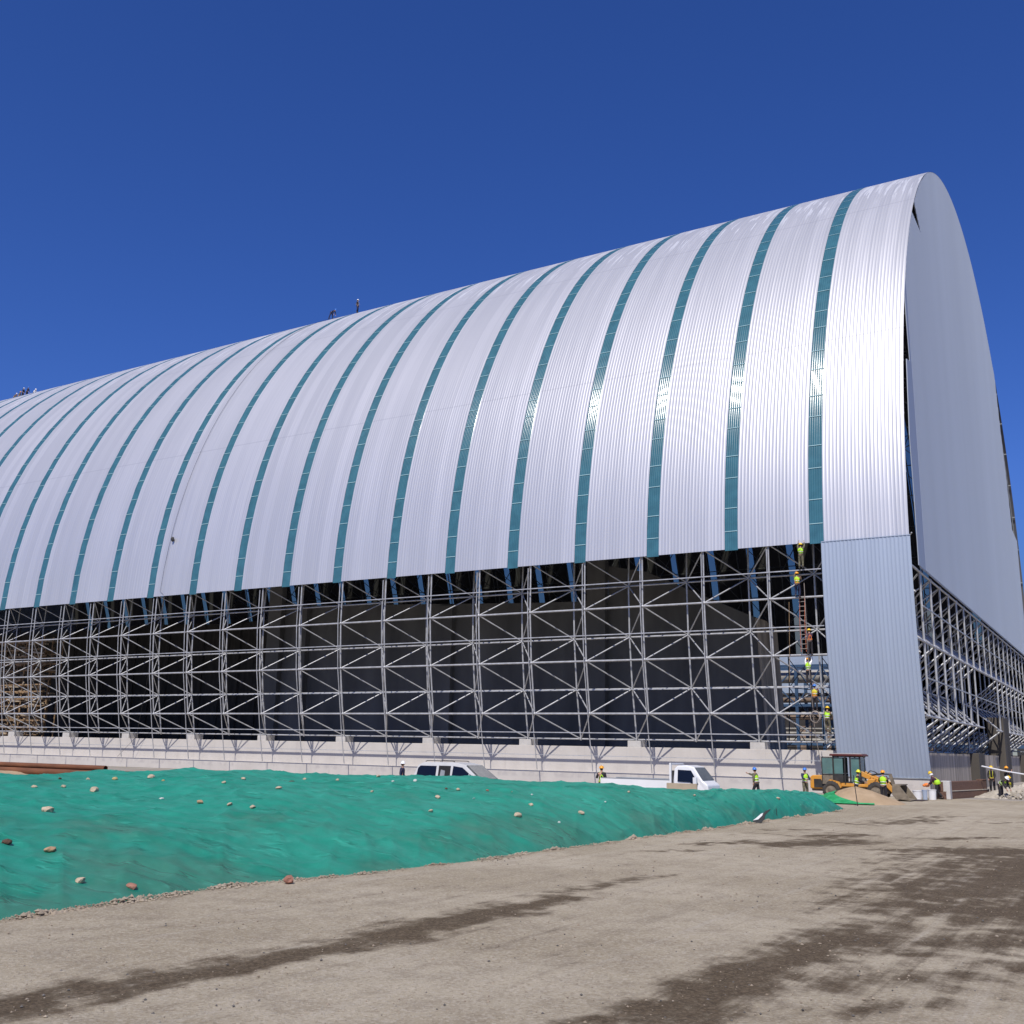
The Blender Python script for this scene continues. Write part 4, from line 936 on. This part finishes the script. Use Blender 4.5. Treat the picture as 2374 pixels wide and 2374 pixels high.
tr = thing('pickup_truck', 'small white flatbed truck parked between the green net and the plinth', 'truck', (47.1, 19.85, 0), NEG_Y)
cabp = [(.95,.55),(.95,1.25),(.98,1.78),(1.12,1.92),(1.55,1.95),(1.92,1.88),(2.36,1.28),(2.62,1.08),(2.66,.72),(2.62,.42),(2.3,.42),(2.2,.62),(1.9,.7),(1.6,.62),(1.5,.42),(1.05,.42)]
fn2 = hull(None, .80, 1.1, .12)
mb = MB(); mb.prism(cabp, fn2, -1, 1); mb.build('cab', M['white'], tr, bevel=.05, fix=True)
for sg in (-1,1):
    mb = MB(); side_pane(mb, [(1.16,1.22),(1.78,1.2),(1.9,1.06),(2.16,1.14),(1.80,1.72),(1.16,1.74)], .80,1.1,.12,sg); mb.build('side_window', M['glass'], tr)
    mb = MB(); mb.box(1.98,2.14,sg*.92-.08,sg*.92+.08,1.12,1.42); mb.tube([(2.06,sg*.8,1.12),(2.06,sg*.92,1.2)], .02, 5); mb.build('wing_mirror', M['white'], tr, bevel=.02)
    mb = MB(); mb.box(2.52,2.67,sg*.56-.15,sg*.56+.15,.66,.84); mb.build('headlight', M['clear'], tr, bevel=.03)
mb = MB(); mb.add([(1.955,-.62,1.86),(2.375,-.72,1.31),(2.375,.72,1.31),(1.955,.62,1.86),(1.90,-.62,1.84),(2.32,-.72,1.29),(2.32,.72,1.29),(1.90,.62,1.84)], [(0,1,2,3),(7,6,5,4),(0,4,5,1),(2,6,7,3)]); mb.build('windscreen', M['clear'], tr)
mb = MB()
for sg in (-1,1):
    for x in (1.08, 1.98): side_pane(mb, [(x,.66),(x+.02,.66),(x+.02,1.09),(x,1.09)], .80,1.1,.12,sg,.006)
    mb.box(1.14,1.28,sg*.81-.012,sg*.81+.012,.98,1.02)
mb.build('door_trim', M['ldark'], tr)
mb = MB(); mb.box(2.50,2.69,-.76,.76,.40,.60); mb.build('bumper', M['ldark'], tr, bevel=.03)
mb = MB(); mb.box(-2.7,.78,-.82,.82,.74,.82)
mb.box(-2.7,.78,-.85,-.81,.78,1.26); mb.box(-2.7,.78,.81,.85,.78,1.26); mb.box(-2.74,-2.7,-.85,.85,.78,1.26)
mb.build('flatbed', M['white'], tr, bevel=.012)
mb = MB(); mb.bar((-2.7,-.83,1.275),(.78,-.83,1.275), .06, .03); mb.bar((-2.7,.83,1.275),(.78,.83,1.275), .06, .03); mb.build('bed_rail', M['steel_d'], tr)
for sg in (-1,1):
    mb = MB(); mb.bar((.82,sg*.78,.7),(.82,sg*.78,2.02), .09, .09); mb.build('headboard_post', M['white'], tr)
mb = MB(); mb.bar((.82,-.78,2.0),(.82,.78,2.0), .09, .07); mb.bar((.82,-.78,1.5),(.82,.78,1.5), .06, .05); mb.build('headboard_rail', M['white'], tr)
mb = MB(); mb.box(-2.4,1.0,-.3,-.2,.42,.6); mb.box(-2.4,1.0,.2,.3,.42,.6); mb.box(.86,.97,-.72,.72,.55,1.7); mb.build('chassis', M['ldark'], tr)
for x in (-1.7, 1.9):
    for sg in (-1,1): wheel(tr, (x, sg*.7, .31), .31, .2)
mb = MB(); mb.box(-.72,.72,-.02,.02,0,.55); mb.box(-.72,-.64,-.04,.05,0,.55); mb.box(.64,.72,-.04,.05,0,.55)
o = mb.build('timber_board', M['box'], bevel=.01); o.location = (45.35, 18.1, .62); o.rotation_euler = (0,0,NEG_Y)
tag(o, 'tan timber board standing in front of the white truck cab', 'board')
mb = MB(); mb.box(-.72,.72,-.3,.5,-.62,.0); 
o2 = mb.build('brick_stack', M['brick'], bevel=.02); o2.location = (45.6, 18.1, .62); o2.rotation_euler = (0,0,NEG_Y); tag(o2, 'low brown stack under the tan board beside the truck', 'brick stack')

ld = thing('wheel_loader', 'dusty yellow wheel loader with dark red cab roof and lowered bucket', 'loader', (66.2, 15.0, 0), NEG_Y)
mb = MB(); mb.prism([(-2.86,.55),(-2.86,1.22),(-2.70,1.34),(-1.62,1.36),(-1.62,.55)], lambda p, s_: (p[0], s_*.62, p[1]), -1, 1); mb.build('engine_hood', M['loader'], ld, bevel=.05, fix=True)
mb = MB()
for sg in (-1,1): mb.prism([(-2.62,.62),(-2.62,1.12),(-2.2,1.12),(-1.9,.62)], lambda p, s_: (p[0], sg*.63+s_*.012, p[1]), -1, 1)
for k in range(5): mb.box(-2.885,-2.86,-.5,.5,.62+.12*k,.70+.12*k)
mb.build('grille', M['ldark'], ld)
mb = MB(); mb.box(-2.8,-.3,-.5,.5,.42,.72); mb.box(-.35,1.75,-.36,.36,.40,.78); mb.box(.3,1.1,-.45,.45,.7,1.1); mb.build('chassis', M['muddy'], ld, bevel=.03)
mb = MB(); mb.prism([(-1.0,.72),(-1.0,1.0),(-.8,1.0),(.35,.88),(.62,1.2),(.95,1.2),(.95,.72)], lambda p, s_: (p[0], s_*.66, p[1]), -1, 1); mb.build('side_fairing', M['loader'], ld, bevel=.04, fix=True)
mb = MB(); mb.prism([(-1.9,.9),(-1.6,1.12),(-1.05,.98),(-.95,.7),(-1.0,.62),(-1.15,.9),(-1.6,1.02)], lambda p, s_: (p[0], s_, p[1]), -.86, -.46); mb.prism([(-1.9,.9),(-1.6,1.12),(-1.05,.98),(-.95,.7),(-1.0,.62),(-1.15,.9),(-1.6,1.02)], lambda p, s_: (p[0], s_, p[1]), .46, .86); mb.build('rear_mudguard', M['loader'], ld, fix=True)
cab_ = MB()
for x, y in ((-1.42,-.62),(-1.42,.62),(-.42,-.64),(-.42,.64),(.18,-.6),(.18,.6)): cab_.bar((x,y,.95),(x+(-.05 if x > 0 else 0),y*.95,2.5), .09, .09)
cab_.bar((-.72,-.64,.95),(-.72,-.62,2.5), .24, .06)
cab_.box(-1.42,.2,-.66,.66,.92,1.0); cab_.box(-1.45,.22,-.66,.66,2.44,2.52)
for sg in (-1,1): cab_.box(-1.42,-.85,sg*.64-.02,sg*.64+.02,1.0,1.45)
cab_.build('cab_frame', M['ldark'], ld, bevel=.01)
for sg in (-1,1):
    mb = MB(); mb.box(-1.38,-.86,sg*.615-.01,sg*.615+.01,1.46,2.42); mb.build('rear_side_glass', M['cabglass'], ld)
    mb = MB(); mb.box(-.36,.12,sg*.60-.01,sg*.60+.01,1.02,2.42); mb.build('front_side_glass', M['cabglass'], ld)
mb = MB(); mb.box(.15,.17,-.54,.54,1.02,2.42); mb.build('windscreen', M['cabglass'], ld)
mb = MB(); mb.box(-1.40,-1.38,-.54,.54,1.4,2.42); mb.build('rear_window', M['cabglass'], ld)
mb = MB(); mb.prism([(-1.62,2.5),(-1.58,2.62),(.30,2.63),(.38,2.56),(.36,2.5)], lambda p, s_: (p[0], s_*.76, p[1]), -1, 1); rf = mb.build('cab_roof', mk('dark_red_paint', (.10,.018,.014), .5, 0, .2, 4), ld, bevel=.03, fix=True)
mb = MB(); mb.box(-1.5,.28,-.7,.7,2.632,2.665); s2 = mb.build('roof_top', M['palec'], ld); s2.parent = rf
mb = MB(); mb.box(-1.15,-.75,-.28,.28,1.0,1.35); mb.box(-1.2,-1.08,-.28,.28,1.35,1.9); mb.build('seat', M['black'], ld, bevel=.04)
mb = MB(); mb.lathe([(.16,-.015),(.18,0),(.16,.015)], V((-.15,0,1.62)), (-.6,0,.8), 14); mb.tube([(-.15,0,1.62),(.05,0,1.2)], .025, 6); mb.build('steering_wheel', M['black'], ld)
# open cab door swung back against the hood
dr = MB(); dr.bar((-2.0,-1.02,1.0),(-2.0,-1.02,2.42), .05, .05); dr.bar((-1.42,-.72,1.0),(-1.42,-.72,2.42), .05, .05); dr.bar((-2.0,-1.02,2.42),(-1.42,-.72,2.42), .05, .05); dr.bar((-2.0,-1.02,1.42),(-1.42,-.72,1.42), .05, .05)
d_ = dr.build('cab_door', M['ldark'], ld)
mb = MB(); mb.add([(-2.0,-1.02,.85),(-1.42,-.72,.85),(-1.42,-.72,1.40),(-2.0,-1.02,1.40),(-2.01,-1.0,.85),(-1.43,-.70,.85),(-1.43,-.70,1.40),(-2.01,-1.0,1.40)], [(0,1,2,3),(7,6,5,4),(0,3,7,4),(1,5,6,2)]); mb.build('door_panel', M['muddy'], d_)
mb = MB(); mb.add([(-1.98,-1.01,1.45),(-1.44,-.73,1.45),(-1.44,-.73,2.39),(-1.98,-1.01,2.39)], [(0,1,2,3)]); mb.build('door_glass', M['cabglass'], d_)
for sg in (-1,1):
    mb = MB(); mb.prism([(.02,1.62),(.16,1.66),(1.0,1.30),(1.75,1.0),(2.15,.52),(2.12,.38),(1.98,.36),(1.55,.82),(.9,1.06),(.0,1.42)], lambda p, s_: (p[0], sg*.50+s_*.07, p[1]), -1, 1); ar = mb.build('lift_arm', M['loader'], ld, bevel=.02, fix=True)
    mb = MB()
    for q in (.62,.78,.94): mb.bar((q,sg*.575,1.12-.3*(q-.6)),(q+.10,sg*.575,1.30-.3*(q-.6)), .05, .012, up=(0,1,0))
    mb.build('arm_marking', M['rust'], ld).parent = ar
    mb = MB(); mb.tube([(.35,sg*.3,.75),(1.05,sg*.42,1.02)], .06, 8); mb.tube([(1.0,sg*.42,1.0),(1.5,sg*.48,.92)], .035, 8); mb.build('lift_cylinder', M['ldark'], ld)
mb = MB(); mb.bar((1.72,0,1.52),(1.98,0,.62), .14, .18); mb.build('tilt_lever', M['muddy'], ld)
mb = MB(); mb.tube([(.45,0,1.40),(1.2,0,1.50)], .055, 8); mb.tube([(1.2,0,1.50),(1.76,0,1.5)], .035, 8); mb.build('tilt_cylinder', M['ldark'], ld)
mb = MB()
for sg in (-.12,.12): mb.tube([(.35,sg,1.42),(.6,sg,1.68),(.85,sg,1.62),(1.0,sg,1.52)], .018, 5)
mb.build('hydraulic_hose', M['black'], ld)
bk_ = [(2.02,.95),(2.92,.80),(2.95,.74),(2.2,.56),(2.12,.34),(2.25,.16),(3.02,.08),(3.02,.05),(2.2,.1),(1.98,.3),(1.96,.6)]
mb = MB(); mb.prism([(2.0,.93),(2.06,.95),(2.06,.4),(2.22,.2),(3.0,.09),(3.0,.05),(2.18,.12),(1.98,.36)], lambda p, s_: (p[0], s_*1.0, p[1]), -1, 1)
for sg in (-1,1): mb.prism([(2.02,.94),(2.4,.90),(3.0,.10),(2.2,.12),(2.0,.36)], lambda p, s_: (p[0], sg*.99+s_*.02, p[1]), -1, 1)
mb.box(2.0,2.5,-1.0,1.0,.88,.95)
mb.build('bucket', M['muddy'], ld, bevel=.012, fix=True)
for x in (-1.55, 1.05):
    for sg in (-1,1): wheel(ld, (x, sg*.74, .52), .52, .36, 24)

# ------------------------------------------------------------------ site odds and ends
def heap(name, cx, cy, rx, ry, h, rz, mat, seed, rough=.05, n=56):
    P = np.zeros((22, n, 3))
    for i in range(22):
        q = i/21
        for j in range(n):
            a = 2*math.pi*j/(n-1); x, y = q*rx*math.cos(a), q*ry*math.sin(a)
            k = 1+.12*noise.noise(V((math.cos(a)*1.3, math.sin(a)*1.3, seed)))
            z = h*max(0, (1-q)**1.0*.75+.25*(1-q*q)) if q > .22 else h*(1-.9*q*q-.01)
            z = h*(1-q**1.25)
            z += rough*noise.noise(V((x*2.2+seed, y*2.2, 1)))*(1-q*.7)-.02*q
            P[i,j] = (x*k*math.cos(rz)-y*k*math.sin(rz), x*k*math.sin(rz)+y*k*math.cos(rz), z)
    o = link(name, grid_mesh(name, P[:,::-1], mat)); o.location = (cx, cy, 0); return o, P
sp, SPP = heap('sand_heap', 60.6, 14.0, 2.5, 2.6, .88, .3, M['sand'], 3.3)
tag(sp, 'cone of yellow sand at the end of the green net in front of the loader', 'sand heap')
P = np.zeros((40, 30, 3))
for i in range(40):
    for j in range(30):
        u, v = i/39, j/29
        a = math.radians(96+114*u)               # wraps the flank of the heap that faces the mound and the road
        q = 1.15-v*(.80*(1-u)**.8*min(1,.75+u*2)+.06)
        x, y = 60.6+2.5*q*math.cos(a), 14.0+2.6*q*math.sin(a)
        z = .88*(1-min(1,q)**1.25)
        P[i,j] = (x, y, max(.02, z)+.06+.06*math.sin(v*24+u*4+2.5*noise.noise(V((x,y,1))))*math.sin(math.pi*min(1,v*1.1+.02)))
gn = link('green_netting', grid_mesh('green_netting', P, M['net2'])); tag(gn, 'bright green folded netting pulled over the foot of the sand heap', 'net')
mb = MB(); mb.tube([(56.7,13.05,-.05),(56.7,13.2,1.55)], .022, 6); tag(mb.build('marker_stick', M['ldark']), 'thin dark stick standing in the folded netting by the sand heap', 'stick')
mb = MB(); mb.tube([(42.2,12.85,.0),(42.2,12.88,.42)], .016, 5); tag(mb.build('marker_stick', M['ldark']), 'short dark peg at the toe of the green net', 'stick')
fin = [(-.34,.0),(-.10,.06),(.12,.02),(.20,.14),(.26,.30),(.42,.44),(.30,.42),(.14,.32),(.04,.20),(-.12,.10)]
mb = MB(); mb.prism([(-.42,-.02),(-.1,-.02),(.10,.0),(.22,.16),(.24,.30),(.44,.52),(.26,.44),(.10,.30),(-.06,.14)], lambda p, d: (d, -p[0], p[1]), -.03, .03)
o = mb.build('rubber_scrap', M['black'], fix=True); o.location = (39.1, 12.62, .03); o.rotation_euler = (0,.25,.1); tag(o, 'torn black rubber scrap with a white face standing at the net edge', 'scrap')
mb = MB(); mb.prism([(-.20,.07),(.0,.12),(.14,.26),(.18,.36),(.10,.33),(-.06,.18)], lambda p, d: (d, -p[0], p[1]), -.05, -.031)
mb.build('white_face', M['white'], o, fix=True)

# pipes and sand bank at far left behind the net
sb_, _ = heap('sand_bank', 33.0, 50.5, 6.5, 17, 1.12, 0., M['sand'], 8.1, .12, 80); tag(sb_, 'long low sand bank behind the net at far left under the rusty pipes', 'sand bank')
for k, (dx, dz, r, y0, lab) in enumerate(((0,.0,.16,39.6,'rusty brown steel pipe in front on the sand bank'),(.36,.02,.16,39.3,'second rusty pipe lying just behind the front one'),(.17,.27,.12,41.2,'thin rusty pipe resting on top of the two lower pipes'))):
    mb = MB(); x0 = 32.6+dx; y1 = 64
    mb.lathe([(r*.86,0),(r,0),(r,y1-y0),(r*.86,y1-y0),(r*.86,0)], V((0,0,0)), (0,1,0), 14)
    o = mb.build('steel_pipe', M['rust']); o.location = (x0, y0, 1.02+dz); tag(o, lab, 'pipe', 'rusty pipes on the sand bank')
rope('black_hose', 'dark hose lying along the mound crest right of the rusty pipes', [(32.8,38.6,1.00),(33.0,36.6,1.22),(33.2,35.0,1.25),(33.6,33.2,1.32),(33.8,31.8,1.2)], .05, 'black', 'hose')
# dark rope that hangs down over the roof and lattice
pts = [(arch(t, .09)[0], 83.6-.5*math.sin(3*t), arch(t, .09)[1]) for t in np.linspace(1.25, .05, 24)]+[(71.0,82.2,16.2),(72.0,85.5,9.5),(73.8,88.6,3.0),(73.0,90.2,1.0)]
rope('hanging_rope', 'thin dark rope running down the roof sheets and lattice far left', pts, .015, 'ldark')
o = link('rope_bundle', rock_mesh('rope_bundle', .17, 5, M['ldark'], 1.5)); o.location = (arch(.17,.2)[0], 82.9, arch(.17,.2)[1]); tag(o, 'dark knotted rope bundle hanging on the roof rope', 'rope')

# right hand group: slab, brick wall, buckets, rubble
bw = thing('brick_wall', 'low rough brown brick wall in two stepped courses below the gable', 'wall', (75.6, 10.45, 0), math.atan2(-1.45, 9.2))
mb = MB(); mb.box(-4.5,4.6,-.15,.45,0,.46); mb.build('lower_course', M['brick'], bw, bevel=.03)
mb = MB(); mb.box(-4.5,4.6,.0,.42,.461,1.06); mb.box(3.7,4.6,-.02,.42,1.06,1.14); mb.build('upper_course', M['brick'], bw, bevel=.03)
mb = MB(); mb.box(-4.5,4.6,-.17,.0,.462,.50); mb.build('course_ledge', M['rubble'], bw)
mb = MB(); mb.box(71.2,71.9,10.75,11.28,0,1.12); tag(mb.build('concrete_block', M['palec'], bevel=.03), 'pale upright concrete block at the left end of the brown brick wall', 'block')
bks = 'white buckets under the cladding'
def bucket(x, y, r, h, lab, mat='white'):
    t = thing('bucket', lab, 'bucket', (x, y, 0), R.uniform(0,3), bks)
    mb = MB(); mb.lathe([(.001,0),(r*.88,0),(r,h),(r*1.05,h),(r*1.05,h-.03),(r,h-.05)], V((0,0,0)), (0,0,1), 18); mb.build('pail', M[mat], t)
    mb = MB(); mb.lathe([(r*1.06,h-.01),(r*1.06,h+.025),(.001,h+.03)], V((0,0,0)), (0,0,1), 18); mb.build('lid', M[mat], t)
bucket(69.2, 12.35, .27, .52, 'wide white bucket nearest the loader bucket')
bucket(69.6, 11.98, .16, .56, 'narrow grey bucket between two white ones', 'corner')
bucket(69.9, 11.60, .24, .58, 'white bucket by the feet of the stooping worker')
pit = MB(); pit.box(66.4,68.6,11.6,13.0,.0,.035); tag(pit.build('dark_mortar_bed', mk('dark_wet_mortar', (.05,.03,.024), .8, 0, .3, 4)), 'dark patch of wet mortar under the loader bucket', 'mortar')
rh, RP = heap('rubble_heap', 80.2, 7.0, 4.6, 2.6, .95, -.6, M['rubble'], 12.7, .35, 60); tag(rh, kind='stuff')
mb = MB()
for k in range(260):
    a = R.uniform(0, 6.28); q = R.random()**.6; x = 80.0+q*4.9*math.cos(a); y = 7.0+q*2.9*math.sin(a); z = .85*(1-q)**1.1
    me_ = None; r = R.uniform(.05,.26)*(1-.4*q)
    d = V((R.gauss(0,1),R.gauss(0,1),R.gauss(0,.6))).normalized()
    mb.bar(V((x,y,z+.03))-d*r, V((x,y,z+.03))+d*r, r*R.uniform(.6,1.5), r*R.uniform(.4,1.1), 0)
tag(mb.build('rubble_chunks', M['rubble']), kind='stuff')
for k, (x, y, z, r, lab) in enumerate(((78.6,6.6,.75,.42,'big tilted slab of broken concrete near the top of the rubble heap'),(80.6,6.2,.9,.5,'largest grey concrete lump at the right edge of the rubble'),(76.4,7.3,.12,.26,'small pale lump at the left foot of the rubble heap'),(77.4,6.4,.3,.33,'blunt tan lump on the road side of the rubble heap'))):
    o = link('rubble_block', rock_mesh('rubble_block', r, 40+k, M['rubble'], .6, 1, 1.4)); o.location = (x,y,z); o.rotation_euler = (R.uniform(-.5,.5),R.uniform(-.5,.5),R.uniform(0,6)); tag(o, lab, 'rubble', 'large lumps in the rubble heap')
